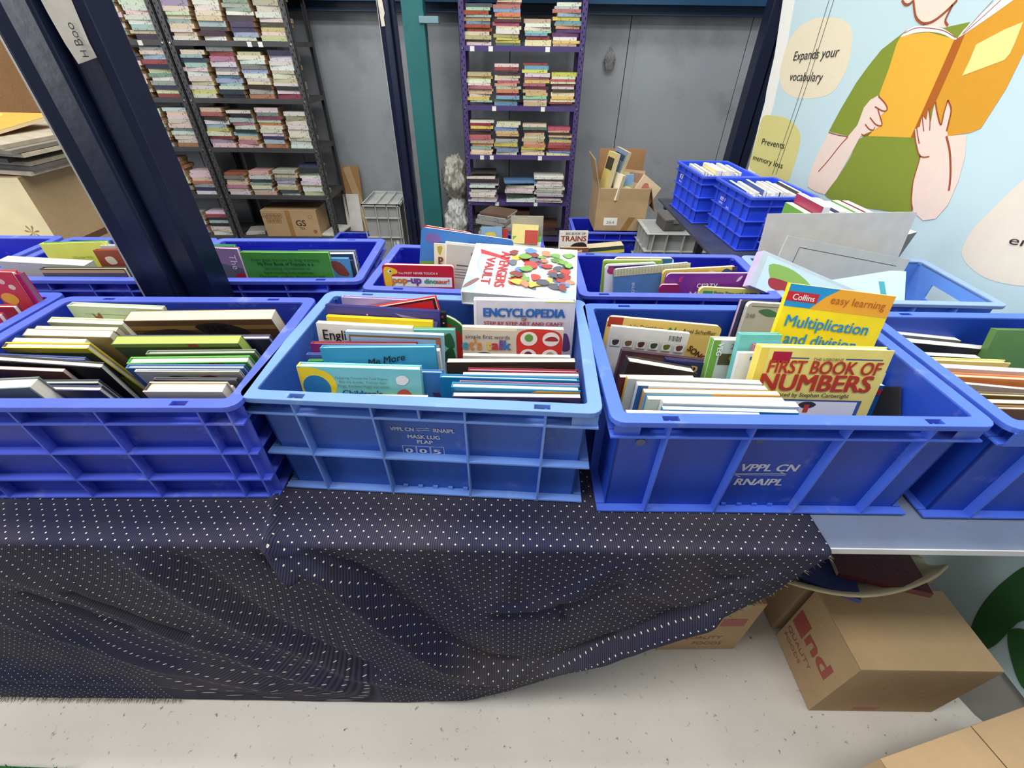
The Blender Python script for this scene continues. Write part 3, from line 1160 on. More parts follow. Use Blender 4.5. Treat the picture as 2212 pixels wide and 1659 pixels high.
for i, ch in enumerate('005'):
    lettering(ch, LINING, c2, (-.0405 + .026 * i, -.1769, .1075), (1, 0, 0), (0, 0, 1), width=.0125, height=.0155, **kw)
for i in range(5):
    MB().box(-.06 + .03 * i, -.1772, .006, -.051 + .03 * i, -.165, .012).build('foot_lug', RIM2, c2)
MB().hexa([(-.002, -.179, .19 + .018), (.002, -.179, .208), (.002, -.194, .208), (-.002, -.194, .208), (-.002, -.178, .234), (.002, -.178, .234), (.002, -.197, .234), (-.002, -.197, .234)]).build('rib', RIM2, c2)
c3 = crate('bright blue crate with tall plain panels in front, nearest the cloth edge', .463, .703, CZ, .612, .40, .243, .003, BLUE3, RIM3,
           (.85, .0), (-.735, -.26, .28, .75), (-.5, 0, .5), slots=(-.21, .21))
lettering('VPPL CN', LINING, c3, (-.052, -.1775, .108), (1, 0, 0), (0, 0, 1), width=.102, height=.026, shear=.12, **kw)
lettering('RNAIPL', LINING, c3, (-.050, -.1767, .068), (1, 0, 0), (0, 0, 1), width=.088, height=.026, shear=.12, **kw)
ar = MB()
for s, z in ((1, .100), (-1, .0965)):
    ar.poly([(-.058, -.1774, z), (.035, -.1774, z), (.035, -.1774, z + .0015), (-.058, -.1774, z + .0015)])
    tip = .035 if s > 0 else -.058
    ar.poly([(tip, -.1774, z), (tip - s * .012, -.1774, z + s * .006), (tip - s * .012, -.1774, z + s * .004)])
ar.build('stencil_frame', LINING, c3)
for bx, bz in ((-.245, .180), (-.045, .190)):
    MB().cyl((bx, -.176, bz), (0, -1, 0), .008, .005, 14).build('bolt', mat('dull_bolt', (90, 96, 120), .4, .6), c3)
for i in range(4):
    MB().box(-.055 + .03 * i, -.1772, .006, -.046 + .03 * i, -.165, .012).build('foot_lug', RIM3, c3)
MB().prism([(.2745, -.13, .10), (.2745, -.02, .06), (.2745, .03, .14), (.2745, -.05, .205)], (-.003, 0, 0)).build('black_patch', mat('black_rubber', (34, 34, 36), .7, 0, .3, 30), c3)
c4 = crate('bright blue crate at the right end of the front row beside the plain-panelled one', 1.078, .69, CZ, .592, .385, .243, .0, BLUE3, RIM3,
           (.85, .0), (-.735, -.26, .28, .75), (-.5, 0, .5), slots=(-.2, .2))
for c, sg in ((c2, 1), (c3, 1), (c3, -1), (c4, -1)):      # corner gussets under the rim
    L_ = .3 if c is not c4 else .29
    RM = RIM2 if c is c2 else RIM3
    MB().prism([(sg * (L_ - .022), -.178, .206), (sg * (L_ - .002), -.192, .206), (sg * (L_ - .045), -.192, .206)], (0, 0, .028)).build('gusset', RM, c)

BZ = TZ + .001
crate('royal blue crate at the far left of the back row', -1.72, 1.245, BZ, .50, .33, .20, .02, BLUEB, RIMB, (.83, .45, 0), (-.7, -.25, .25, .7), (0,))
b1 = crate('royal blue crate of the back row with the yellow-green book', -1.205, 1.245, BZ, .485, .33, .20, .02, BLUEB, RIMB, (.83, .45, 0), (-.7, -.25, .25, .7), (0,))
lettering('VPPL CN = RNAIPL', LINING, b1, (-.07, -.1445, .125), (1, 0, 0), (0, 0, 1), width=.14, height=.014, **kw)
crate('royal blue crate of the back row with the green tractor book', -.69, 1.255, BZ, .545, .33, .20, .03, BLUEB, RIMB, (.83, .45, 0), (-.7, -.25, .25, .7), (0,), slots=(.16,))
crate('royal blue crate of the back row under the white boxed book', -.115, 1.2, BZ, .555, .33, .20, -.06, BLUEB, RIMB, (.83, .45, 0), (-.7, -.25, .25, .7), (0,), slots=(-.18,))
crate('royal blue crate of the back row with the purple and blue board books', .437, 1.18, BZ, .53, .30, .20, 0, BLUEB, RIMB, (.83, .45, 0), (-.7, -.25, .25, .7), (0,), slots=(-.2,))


# pale blue crate with a hand hole in its right end
def hand_hole_crate():
    e = empty('plastic_crate', (.985, 1.165, BZ), -.02, 'pale sky blue crate with a hand hole holding large grey boards', 'crate')
    L, W, H = .565, .31, .20
    a, b, t = L / 2 - .018, W / 2 - .018, .004
    m = MB()
    m.box(-a, -b, 0, a, b, .005)
    m.box(-a, -b, .005, a, -b + t, H - .004)
    m.box(-a, b - t, .005, a, b, H - .004)
    m.box(-a, -b + t, .005, -a + t, b - t, H - .004)
    m.build('tub', SKY, e)
    m = MB()
    x0, x1 = a - t, a
    m.box(x0, -b + t, .005, x1, b - t, .118)
    m.box(x0, -b + t, .160, x1, b - t, H - .004)
    m.box(x0, -b + t, .118, x1, -.055, .160)
    m.box(x0, .055, .118, x1, b - t, .160)
    m.build('end_wall', SKY, e)
    link('rim', ring_mesh(L, W, .022, .02, H - .01, H).mesh('rim', [RIMS]), e, .0015)
    for k in (-.6, -.2, .2, .6):
        MB().box(k * a - .002, -W / 2 + .002, 0, k * a + .002, -b, H - .01).build('rib', SKY, e)
    MB().box(-L / 2 + .002, -W / 2 + .002, .165, L / 2 - .002, -b, .169).build('rib', SKY, e)
    MB().box(-L / 2 + .002, -W / 2 + .002, 0, L / 2 - .002, -b, .004).build('rib', SKY, e)


hand_hole_crate()

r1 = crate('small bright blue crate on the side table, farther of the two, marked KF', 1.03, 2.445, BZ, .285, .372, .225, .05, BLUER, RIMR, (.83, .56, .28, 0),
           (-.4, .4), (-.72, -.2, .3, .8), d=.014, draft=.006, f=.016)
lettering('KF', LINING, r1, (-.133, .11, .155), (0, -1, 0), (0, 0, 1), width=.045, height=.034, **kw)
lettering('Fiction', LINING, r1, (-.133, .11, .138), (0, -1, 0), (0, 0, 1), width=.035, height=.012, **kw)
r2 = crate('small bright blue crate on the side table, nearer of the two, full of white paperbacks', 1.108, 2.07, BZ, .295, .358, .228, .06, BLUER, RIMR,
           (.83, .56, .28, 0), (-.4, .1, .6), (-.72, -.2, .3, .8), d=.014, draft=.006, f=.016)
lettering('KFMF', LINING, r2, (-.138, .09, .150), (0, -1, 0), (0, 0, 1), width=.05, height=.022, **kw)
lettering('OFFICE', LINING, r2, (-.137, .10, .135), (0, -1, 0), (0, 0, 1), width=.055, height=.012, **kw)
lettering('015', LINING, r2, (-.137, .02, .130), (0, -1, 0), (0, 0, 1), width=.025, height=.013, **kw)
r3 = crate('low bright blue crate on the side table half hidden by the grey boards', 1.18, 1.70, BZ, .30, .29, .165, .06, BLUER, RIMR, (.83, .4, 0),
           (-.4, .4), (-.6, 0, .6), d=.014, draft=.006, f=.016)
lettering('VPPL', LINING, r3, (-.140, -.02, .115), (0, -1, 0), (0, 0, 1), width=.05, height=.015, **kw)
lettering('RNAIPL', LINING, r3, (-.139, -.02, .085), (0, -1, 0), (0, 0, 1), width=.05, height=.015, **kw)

# crates on the floor at the back
crate('grey crate lying upside down on a support near the side table end', 0, 0, 0, .53, .34, .245, 0, GREYP, RIMG, (.5, .012),
      (-.9, -.5, 0, .5, .9), (-.6, 0, .6), d=.03, draft=.004, f=.03, M=Matrix.Translation((1.165, 3.13, .4985)) @ Matrix.Rotation(PI, 4, 'X'))
carton('brown carton on the floor under the upturned grey crate', 1.165, 3.14, 0, .46, .30, .25, 0, CARD_DARK)
e = empty('metal_box', (1.10, 3.12, .502), .05, 'small dark grey metal box on top of the upturned grey crate', 'box')
MB().box(-.075, -.09, 0, .075, .09, .062).build('body', mat('dull_dark_metal', (84, 82, 78), .6, .3, .2, 20), e, .003)
MB().box(-.078, -.093, .062, .078, .093, .078).build('lid', mat('dull_dark_metal_lid', (104, 102, 96), .6, .3, .2, 20), e, .003)
MB().box(-.02, -.097, .05, .02, -.090, .07).build('clasp', BOLT, e)


def standing_crate():
    e = empty('plastic_crate', (-.955, 3.39, 0), 0, 'grey crate standing on its end on the floor beside the charcoal rack', 'crate')
    w, d, h = .27, .36, .60
    m = MB()
    m.box(-w / 2 + .015, -d / 2 + .015, .01, -w / 2 + .019, d / 2 - .015, h - .01)
    m.box(-w / 2 + .019, -d / 2 + .015, .01, w / 2, -d / 2 + .019, h - .015)
    m.box(-w / 2 + .019, d / 2 - .019, .01, w / 2, d / 2 - .015, h - .015)
    m.box(-w / 2 + .019, -d / 2 + .019, .01, w / 2, d / 2 - .019, .014)
    m.box(-w / 2 + .019, -d / 2 + .019, h - .019, w / 2, d / 2 - .019, h - .015)
    m.build('tub', GREYP, e)
    for z in (.0, .12, .36, .50, .594):
        MB().box(-w / 2, -d / 2, z, w / 2, -d / 2 + .016, z + .006).build('rib', RIMG, e)
    for x in (-w / 2, -.04, .04, .115, w / 2 - .005):
        MB().box(x, -d / 2, 0, x + .005, -d / 2 + .016, h).build('rib', RIMG, e)
        MB().box(x, -d / 2, h - .016, x + .005, d / 2, h).build('rib', RIMG, e)
    MB().box(-w / 2, -d / 2, h - .016, w / 2, -d / 2 + .005, h).build('rib', RIMG, e)
    MB().box(-w / 2, d / 2 - .005, h - .016, w / 2, d / 2, h).build('rib', RIMG, e)
    MB().box(.055, -d / 2 + .0135, .22, .062, -d / 2 + .015, .33).build('stencil_lettering', LINING, e)
    MB().box(.075, -d / 2 + .0135, .20, .092, -d / 2 + .015, .34).build('stencil_lettering', LINING, e)


standing_crate()
crate('low royal blue crate on the floor between the charcoal rack and the grey crate', -1.26, 3.36, 0, .30, .30, .30, 0, BLUEB, RIMB, (.85, .4, 0), (-.4, .4), (0,))
crate('blue floor crate with green and white magazines before the purple rack', -.02, 3.33, 0, .50, .36, .30, 0, BLUEB, RIMB, (.85, .4, 0), (-.7, -.2, .2, .7), (0,))
crate('blue floor crate holding the white train book', .60, 3.02, 0, .62, .34, .27, 0, BLUEB, RIMB, (.85, .4, 0), (-.7, -.2, .2, .7), (0,))
crate('blue floor crate carrying the open carton of books', .74, 3.44, 0, .60, .36, .405, 0, BLUEB, RIMB, (.85, .4, 0), (-.7, -.2, .2, .7), (0,))


# ------------------------------------------------------------------ open carton of books at the back wall
def open_carton():
    x, y, z, L, W, H = .785, 3.455, .406, .37, .30, .30
    e = empty('cardboard_box', (x, y, z), 0, 'open brown carton full of books in front of the grey wall', 'cardboard box')
    a, b, t = L / 2, W / 2, .005
    m = MB()
    m.box(-a, -b, 0, a, -b + t, H)
    m.box(-a, b - t, 0, a, b, H)
    m.box(-a, -b + t, 0, -a + t, b - t, H)
    m.box(a - t, -b + t, 0, a, b - t, H)
    m.box(-a + t, -b + t, 0, a - t, b - t, t)
    m.build('box_wall', CARD, e)
    Mf = Matrix.Translation((0, -b, H)) @ Matrix.Rotation(math.radians(4), 4, 'X')
    MB().box(-a + .012, -.006, -.195, a, -.001, .0, M=Mf).build('flap', CARD, e, .001)
    Mf = Matrix.Translation((0, b, H)) @ Matrix.Rotation(math.radians(-6), 4, 'X')
    MB().box(-a + .03, -.005, 0, a, 0, .20, M=Mf).build('flap', CARD_DARK, e, .001)
    Mf = Matrix.Translation((-a, 0, H)) @ Matrix.Rotation(math.radians(-16), 4, 'Y')
    MB().box(0, -b, 0, .005, b, .19, M=Mf).build('flap', CARD, e, .001)
    Mf = Matrix.Translation((a, 0, H)) @ Matrix.Rotation(math.radians(160), 4, 'Y')
    MB().box(-.005, -b, 0, 0, b, .17, M=Mf).build('flap', CARD_DARK, e, .001)
    MB().box(-.12, -b - .0008, .04, -.02, -b - .0001, .095).build('paper_label', STICKER, e)
    lettering('264', ink((120, 120, 118)), e, (-.10, -b - .0012, .052), (1, 0, 0), (0, 0, 1), width=.06, height=.03, name='handwriting')
    MB().prism([(.01, -b - .0006, 0), (.06, -b - .0006, 0), (.11, -b - .0006, .10), (.06, -b - .0006, .10)], (0, .0005, 0)).build('tape', TAPE, e)


open_carton()
# jumble of books deep inside the carton
jm = MB()
for i in range(14):
    jm.box(-.08, -.06, 0, .08, .06, .03, M=Matrix.Translation((.785 + RND.uniform(-.07, .07), 3.455 + RND.uniform(-.05, .05), .43 + .013 * i)) @ Matrix.Rotation(RND.uniform(-.6, .6), 4, 'Z'))
o = jm.build('jumbled_books', mat('aged_page_edge', (206, 180, 138), 0.9, 0, 0.12, 30))
stuff(o)
o['label'] = 'jumble of old books deep inside the open carton'


def tilted(label, c, w, h, t, rx, ry, rz, rgb, art=(), kind='soft', pages=(214, 196, 160)):
    M = Matrix.Translation(c) @ Matrix.Rotation(math.radians(rz), 4, 'Z') @ Matrix.Rotation(math.radians(ry), 4, 'Y') @ Matrix.Rotation(math.radians(rx), 4, 'X')
    return book_at(M, w, h, t, kind, rgb, label, art, pages, name='loose_book', cat='book')


tilted('tall blue paperback leaning in the open carton by its left flap', (.665, 3.40, .63), .13, .32, .035, -12, 8, -62, (110, 130, 150), (('rect', .1, .2, .9, .5, (60, 70, 90)),))
tilted('yellow and black paperback at the left flap of the open carton', (.625, 3.36, .63), .11, .30, .03, -10, 2, -70, (196, 180, 110), (('rect', .1, .3, .9, 1.0, (60, 54, 44)),))
tilted('cream book standing pages outward in the open carton', (.70, 3.335, .63), .10, .17, .03, -8, 6, -60, (226, 216, 190))
tilted('colourful hardback lying across the top of the open carton', (.80, 3.39, .66), .24, .20, .03, -52, 2, -16, (150, 122, 84),
       (('blob', [(.1, .2), (.5, .1), (.8, .4), (.4, .6)], (170, 160, 90)), ('rect', .55, .1, .95, .45, (120, 82, 54))), 'hard')
tilted('small landscape-picture paperback upright at the front of the open carton', (.805, 3.325, .63), .10, .16, .018, -6, -4, 4, (120, 156, 190),
       (('rect', 0, .7, 1, 1.7, (170, 164, 110)), ('blob', [(.1, .9), (.5, .75), (.9, .95), (.5, 1.1)], (224, 220, 190))))
tilted('dark brown paperback sunk between others in the open carton', (.745, 3.325, .63), .10, .11, .02, -20, 10, 12, (74, 52, 56))
tilted('pink floral book tipped in the front right of the open carton', (.905, 3.335, .60), .17, .17, .02, -8, 34, 8, (210, 186, 156),
       (('blob', [(.2, .3), (.4, .2), (.6, .5), (.3, .7)], (186, 110, 96)),))

# contents of the floor crates
tilted('white train book standing in a blue floor crate', (.415, 3.0, .22), .20, .275, .02, -4, 0, 2, (224, 220, 212),
       (('text', 'BIG BOOK OF', .22, .12, .68, (120, 120, 120), {'bold': .02}), ('text', 'TRAINS', .06, .34, .88, (150, 44, 40), {'bold': .02, 'h': .26}),
        ('blob', [(.35, .75), (.45, .48), (.7, .38), (.95, .44), (1.0, .8)], (50, 36, 34))), 'hard')
tilted('brown striped book before the white train book', (.42, 2.95, .20), .20, .20, .02, -4, 0, 0, (122, 82, 60))
tilted('orange book tilted at the front of the train book crate', (.43, 2.925, .10), .20, .27, .015, -4, -12, 0, (222, 132, 66))
tilted('black and yellow book lying across the train book crate', (.66, 3.06, .32), .27, .05, .12, -4, -6, 0, (60, 78, 64), (('rect', 0, .1, 1, .2, (214, 206, 70)),), 'hard')
tilted('white book with blue waves in the train book crate', (.66, 2.93, .12), .20, .20, .014, -4, 0, 2, (206, 210, 214),
       (('blob', [(.5, .3), (.7, .1), (.9, .3), (.7, .38)], (40, 92, 160)), ('rect', .3, .36, 1, .44, (40, 92, 160))), 'hard')
tilted('grey hardback behind the wave book in the train book crate', (.62, 2.96, .12), .24, .225, .014, -4, 0, 0, (130, 134, 126), (), 'hard')
tilted('dark green annual at the left of the wave book', (.52, 2.99, .12), .12, .19, .02, -4, 0, 0, (84, 98, 84), (), 'hard')
tilted('yellow and red storybook upright in the magazine crate', (.08, 3.30, .30), .20, .14, .05, -24, 0, -6, (222, 206, 130),
       (('rect', .5, .2, 1, .7, (176, 58, 46)),), 'hard')
tilted('pale grey cardboard-backed book behind the yellow storybook', (.10, 3.40, .20), .25, .27, .012, -5, 0, 0, (168, 164, 146))
tilted('bright green magazine in the floor crate before the purple rack', (.10, 3.26, .14), .22, .22, .012, -18, 0, 0, (104, 176, 72), (('rect', 0, .2, 1, .42, (224, 226, 216)),))
tilted('white and green magazine at the front of the floor magazine crate', (.12, 3.22, .1), .24, .20, .012, -14, 0, 4, (216, 220, 206), (('rect', .1, .1, .6, .3, (150, 190, 110)),))
tilted('blue and yellow picture book in the floor magazine crate', (-.17, 3.34, .14), .16, .26, .012, -12, 0, 4, (130, 168, 196), (('blob', [(.2, .3), (.6, .25), (.7, .5), (.3, .5)], (214, 190, 80)),))
tilted('small red book beside the blue and yellow picture book', (-.075, 3.36, .14), .06, .24, .012, -12, 0, 4, (176, 56, 50))
for i in range(12):
    lying(f'grey magazine, {ORD[i]} in the slumped heap between rack and floor crates', -.20 + .012 * (i % 5), 3.64 - .005 * i, .002 + .034 * i, .25, .2, .03, 8 - 3 * i, (206 - 5 * i, 204 - 5 * i, 198 - 5 * i),
          name='magazine', cat='magazine', group='slumped magazine heap')
lying('brown-backed magazine on top of the slumped magazine heap', -.17, 3.60, .412, .25, .2, .016, -24, (96, 74, 60), tx=0, name='magazine', cat='magazine')

# ------------------------------------------------------------------ floor coverings
SHEETM = mat('off_white_floor_sheet', (204, 199, 190), 0.55, 0, 0.10, 2.2, 0.3, 7, spot=(112, 96, 78), spotscale=48, spotlo=0.625, spothi=0.71)
sh = MB()
n = 60
for i in range(n):
    for j in range(30):
        pass
edge = lambda y: 1.31 + .75 * max(0, .45 - y) if y < .47 else 1.31 + .02 * y
V = []
for j in range(41):
    y = -.9 + 2.5 * j / 40
    for i in range(61):
        x = -3.2 + (edge(y) + 3.2) * i / 60
        V.append((x, y, .0004 + .0012 * (noise.noise(Vector((x * 2.2, y * 4, 7))) + .9)))
sh.v = V
for j in range(40):
    for i in range(60):
        a = j * 61 + i
        sh.f.append((a, a + 1, a + 62, a + 61))
        sh.m.append(0)
o = sh.build('floor_sheet', SHEETM, None, 0, True)
tag(o, 'off-white vinyl sheet spread on the floor before the tables, scuffed and dirty', 'floor sheet')


def inside(x, y, pts):
    c = False
    for (x0, y0), (x1, y1) in zip(pts, pts[1:] + pts[:1]):
        if (y0 > y) != (y1 > y) and x < (x1 - x0) * (y - y0) / (y1 - y0) + x0:
            c = not c
    return c


def grass_mat(label, pts, seed, nblade):
    o = MB().prism([(p[0], p[1], .0065) for p in pts], (0, 0, .004)).build('grass_mat', mat('green_mat_backing', (26, 92, 42), .9, 0, .2, 40))
    tag(o, label, 'mat')
    rr = random.Random(seed)
    b = MB()
    x0, x1 = min(p[0] for p in pts), max(p[0] for p in pts)
    y0, y1 = min(p[1] for p in pts), max(p[1] for p in pts)
    for _ in range(nblade):
        x, y = rr.uniform(x0, x1), rr.uniform(y0, y1)
        if not inside(x, y, pts):
            continue
        a = rr.uniform(0, 2 * PI)
        dx, dy = math.cos(a) * .002, math.sin(a) * .002
        tx, ty = x + rr.uniform(-.006, .006), y + rr.uniform(-.006, .006)
        b.poly([(x - dx, y - dy, .0103), (x + dx, y + dy, .0103), (tx, ty,   .019 + rr.uniform(0, .004))])
    t = b.build('turf_blades', mat('green_turf', (40, 128, 56), .8, 0, .3, 60), o)
    stuff(t)
    return o


grass_mat('green artificial grass mat on the floor at the near left corner', [(-1.9, -.3), (-1.10, -.3), (-1.14, .268), (-1.9, .285)], 1, 9000)

# ------------------------------------------------------------------ cartons
k = carton('large brown carton with red print beside the cloth under the table, nearest the aisle', 1.040, .518, .004, .352, .20, .301, 0, CARD, tape=False, gap=False)
MB().box(-.176, -.1, .2965, .176, .1, .301).build('flap', CARD, k, .0015)
RED = ink((150, 74, 62))
lettering('nd', RED, k, (-.1768, .03, .135), (0, -1, 0), (0, 0, 1), width=.095, height=.085, name='box_print', bold=.03)
MB().poly([(-.1768, .092, .125), (-.1768, .040, .125), (-.1768, .040, .195), (-.1768, .092, .195)]).build('box_print', RED, k)
lettering('QUALITY', RED, k, (-.1768, .09, .085), (0, -1, 0), (0, 0, 1), width=.12, height=.026, name='box_print')
lettering('FOODS', RED, k, (-.1768, .085, .052), (0, -1, 0), (0, 0, 1), width=.085, height=.022, name='box_print')
MB().box(-.06, -.1006, .012, .01, -.1002, .030).build('box_print', RED, k)
k = carton('second brown carton under the table behind the red-printed one', 1.03, .745, .004, .34, .21, .33, 0, CARD, tape=False)
k = carton('brown carton with red print half covered by the hanging cloth', .585, .70, .004, .245, .25, .295, .02, CARD, tape=True)
lettering('QUALITY', RED, k, (-.06, -.1257, .075), (1, 0, 0), (0, 0, 1), width=.12, height=.03, name='box_print')
lettering('FOODS', RED, k, (-.02, -.1257, .035), (1, 0, 0), (0, 0, 1), width=.09, height=.03, name='box_print')
MB().poly([(.03, -.1256, .16), (.10, -.1256, .16), (.10, -.1256, .205), (.03, -.1256, .205)]).build('box_print', RED, k)
k = carton('brown carton in the near right corner of the floor, cropped by the frame', 1.09, .115, .004, .50, .40, .30, .24, CARD, tape=False, tape_axis='y')


def tray_carton():
    e = empty('cardboard_box', (.86, .70, .336), 0, 'flat open pale carton of dark books under the table edge', 'cardboard box')
    m = MB()
    m.box(-.16, -.07, 0, .19, .13, .005)
    m.box(-.16, .125, .005, .19, .13, .14)
    m.box(-.16, -.07, .005, -.155, .125, .12)
    m.box(.185, -.07, .005, .19, .125, .12)
    m.box(-.155, -.07, .005, .185, -.065, .12)
    m.build('box_wall', CARD, e)
    # sagging front flap hanging out over the carton below, its lip curling up
    f = MB()
    rows = 9
    nu = 13
    for i in range(nu):
        u = i / (nu - 1)
        x = -.205 + .42 * u
        y1 = -.125 - .070 * math.sin(PI * min(1, .18 + u * .82)) ** .8
        sag = .035 * abs(u - .42) ** 1.2
        for j in range(rows):
            t = j / (rows - 1)
            f.v.append((x, -.07 + (y1 + .07) * t, .12 - .018 * math.sin(PI * t) + .030 * t * t + sag * t))
    for i in range(nu - 1):
        for j in range(rows - 1):
            a = i * rows + j
            f.f.append((a, a + rows, a + rows + 1, a + 1))
            f.m.append(0)
    o = f.build('flap', CARD_PALE, e, 0, True)
    s = o.modifiers.new('thickness', 'SOLIDIFY')
    s.thickness = .007
    return e


tray_carton()
lying('dark red book lying on the flap of the flat open carton', .90, .535, .478, .20, .13, .016, -14, (92, 36, 40), tx=-6)
lying('navy book lying beside the dark red one on the flat open carton', .765, .525, .472, .13, .10, .012, -24, (44, 52, 104), tx=-6)
lying('black magazine spread at the left of the flat open carton', .70, .56, .470, .12, .12, .008, 12, (70, 64, 70), tx=-6)
lying('black book at the back of the flat open carton', .93, .66, .462, .24, .14, .02, 6, (34, 32, 38), tx=0)

# left: tall cartons and papers
k = carton('cream and brown carton under a pile of newspapers behind the back row', -2.11, 2.01, .60, .59, .62, .50, .0, CARD, tape=False)
CREAM = mat('cream_printed_card', (236, 218, 170), .7, 0, .08, 7)
MB().box(-.295, -.3112, .0, .295, -.3101, .499).build('printed_face', CREAM, k)
st = MB()
for (x, z, s_) in ((.06, .36, .05), (.13, .19, .06), (-.12, .3, .06), (.24, .10, .03), (.22, .30, .025)):
    for a in range(7):
        t = a * 2 * PI / 7 + x
        st.poly([(x, -.3116, z), (x + s_ * math.cos(t - .16), -.3116, z + s_ * math.sin(t - .16)), (x + s_ * 1.2 * math.cos(t), -.3116, z + s_ * 1.2 * math.sin(t)), (x + s_ * math.cos(t + .16), -.3116, z + s_ * math.sin(t + .16))])
st.build('box_print', ink((176, 130, 64)), k)
MB().box(.2951, -.20, .22, .2957, .12, .245).build('box_print', ink((96, 66, 40)), k)
MB().box(.2951, -.25, .02, .2957, .25, .05).build('tape', TAPE, k)
carton('plain brown carton supporting the cream carton behind the back row', -2.12, 2.03, 0, .60, .64, .599, 0, CARD_DARK)
rr = random.Random(5)
for i in range(7):
    z = 1.102 + i * .0155
    e = MB()
    nx = 10
    dx, dy = rr.uniform(-.03, .03), rr.uniform(-.03, .03)
    for q in range(nx + 1):
        u = q / nx
        zz = z + .012 * math.sin(u * PI) - .02 * u * u * (.3 + .1 * i)* 0
        e.v += [(-2.40 + .62 * u + dx, 1.70 + dy, zz), (-2.40 + .62 * u + dx, 2.25 + dy, zz), (-2.40 + .62 * u + dx, 1.70 + dy, zz + .013), (-2.40 + .62 * u + dx, 2.25 + dy, zz + .013)]
    for q in range(nx):
        a = q * 4
        for f in ((a, a + 4, a + 5, a + 1), (a + 2, a + 3, a + 7, a + 6), (a, a + 2, a + 6, a + 4), (a + 1, a + 5, a + 7, a + 3)):
            e.f.append(f)
            e.m.append(0)
    e.f += [(0, 1, 3, 2), (nx * 4, nx * 4 + 2, nx * 4 + 3, nx * 4 + 1)]
    e.m += [0, 0]
    c = ((176, 166, 146), (92, 88, 82), (150, 140, 120), (70, 68, 66), (186, 174, 150), (120, 112, 100), (160, 150, 130))[i]
    o = e.build('newspaper_bundle', mat('folded_newsprint', c, .85, 0, .15, 30), None)
    tag(o, f'folded newspaper bundle, {ORD[i]} layer on the cream carton', 'newspaper')
tilted('orange magazine lying on the newspaper pile on the cream carton', (-2.11, 1.74, 1.225), .42, .34, .012, -84, 0, -4, (222, 160, 70),
       (('blob', [(.1, .1), (.5, .05), (.6, .4), (.2, .5)], (232, 190, 90)), ('rect', .05, .55, .4, .78, (176, 80, 60)), ('rect', .5, .5, .9, .6, (140, 140, 150))))
carton('brown carton perched high at the far left above the newspapers', -2.82, 2.60, 1.15, .66, .46, .36, .10, CARD_DARK)
carton('tall brown carton under the perched one at the far left', -2.98, 2.66, 0, .60, .50, 1.149, .0, CARD_DARK)


# ------------------------------------------------------------------ plastic bags
def bag(label, c, s, rgb, seed, alpha=.7, name='plastic_bag', hook=False):
    bmx = bmesh.new()
    bmesh.ops.create_icosphere(bmx, subdivisions=5, radius=1)
    for v in bmx.verts:
        p = v.co.copy()
        q = p * 1.6 + Vector((seed, seed * .3, 0))
        q2 = Vector((q.x * 1.3, q.y * 1.3, q.z * .55))
        d = noise.noise(q) * .30 + abs(noise.noise(q2 * 2.3)) * .38 - abs(noise.noise(q2 * 4.6)) * .20 - .04
        k = 1 + d
        if hook:
            k *= max(.18, 1 - max(0, p.z) * .9)
        z = max(p.z, -.86)
        v.co = Vector((p.x * s[0] * k, p.y * s[1] * k, z * s[2] * (1 + d * .4)))
    me = bpy.data.meshes.new(name)
    bmx.to_mesh(me)
    bmx.free()
    m = bpy.data.materials.new('crinkled_polythene')
    m.use_nodes = True
    b = m.node_tree.nodes['Principled BSDF']
    b.inputs['Base Color'].default_value = (*lin(rgb), 1)
    b.inputs['Roughness'].default_value = .22
    b.inputs['Alpha'].default_value = alpha
    b.inputs['Transmission Weight'].default_value = .15
    nz = m.node_tree.nodes.new('ShaderNodeTexNoise')
    nz.inputs['Scale'].default_value = 9
    nz.inputs['Detail'].default_value = 6
    bp = m.node_tree.nodes.new('ShaderNodeBump')
    bp.inputs['Strength'].default_value = .35
    bp.inputs['Distance'].default_value = .05
    m.node_tree.links.new(nz.outputs['Fac'], bp.inputs['Height'])
    m.node_tree.links.new(bp.outputs['Normal'], b.inputs['Normal'])
    me.materials.append(m)
    for p in me.polygons:
        p.use_smooth = True
    o = bpy.data.objects.new(name, me)
    COL.objects.link(o)
    o.location = c
    return tag(o, label, 'plastic bag')


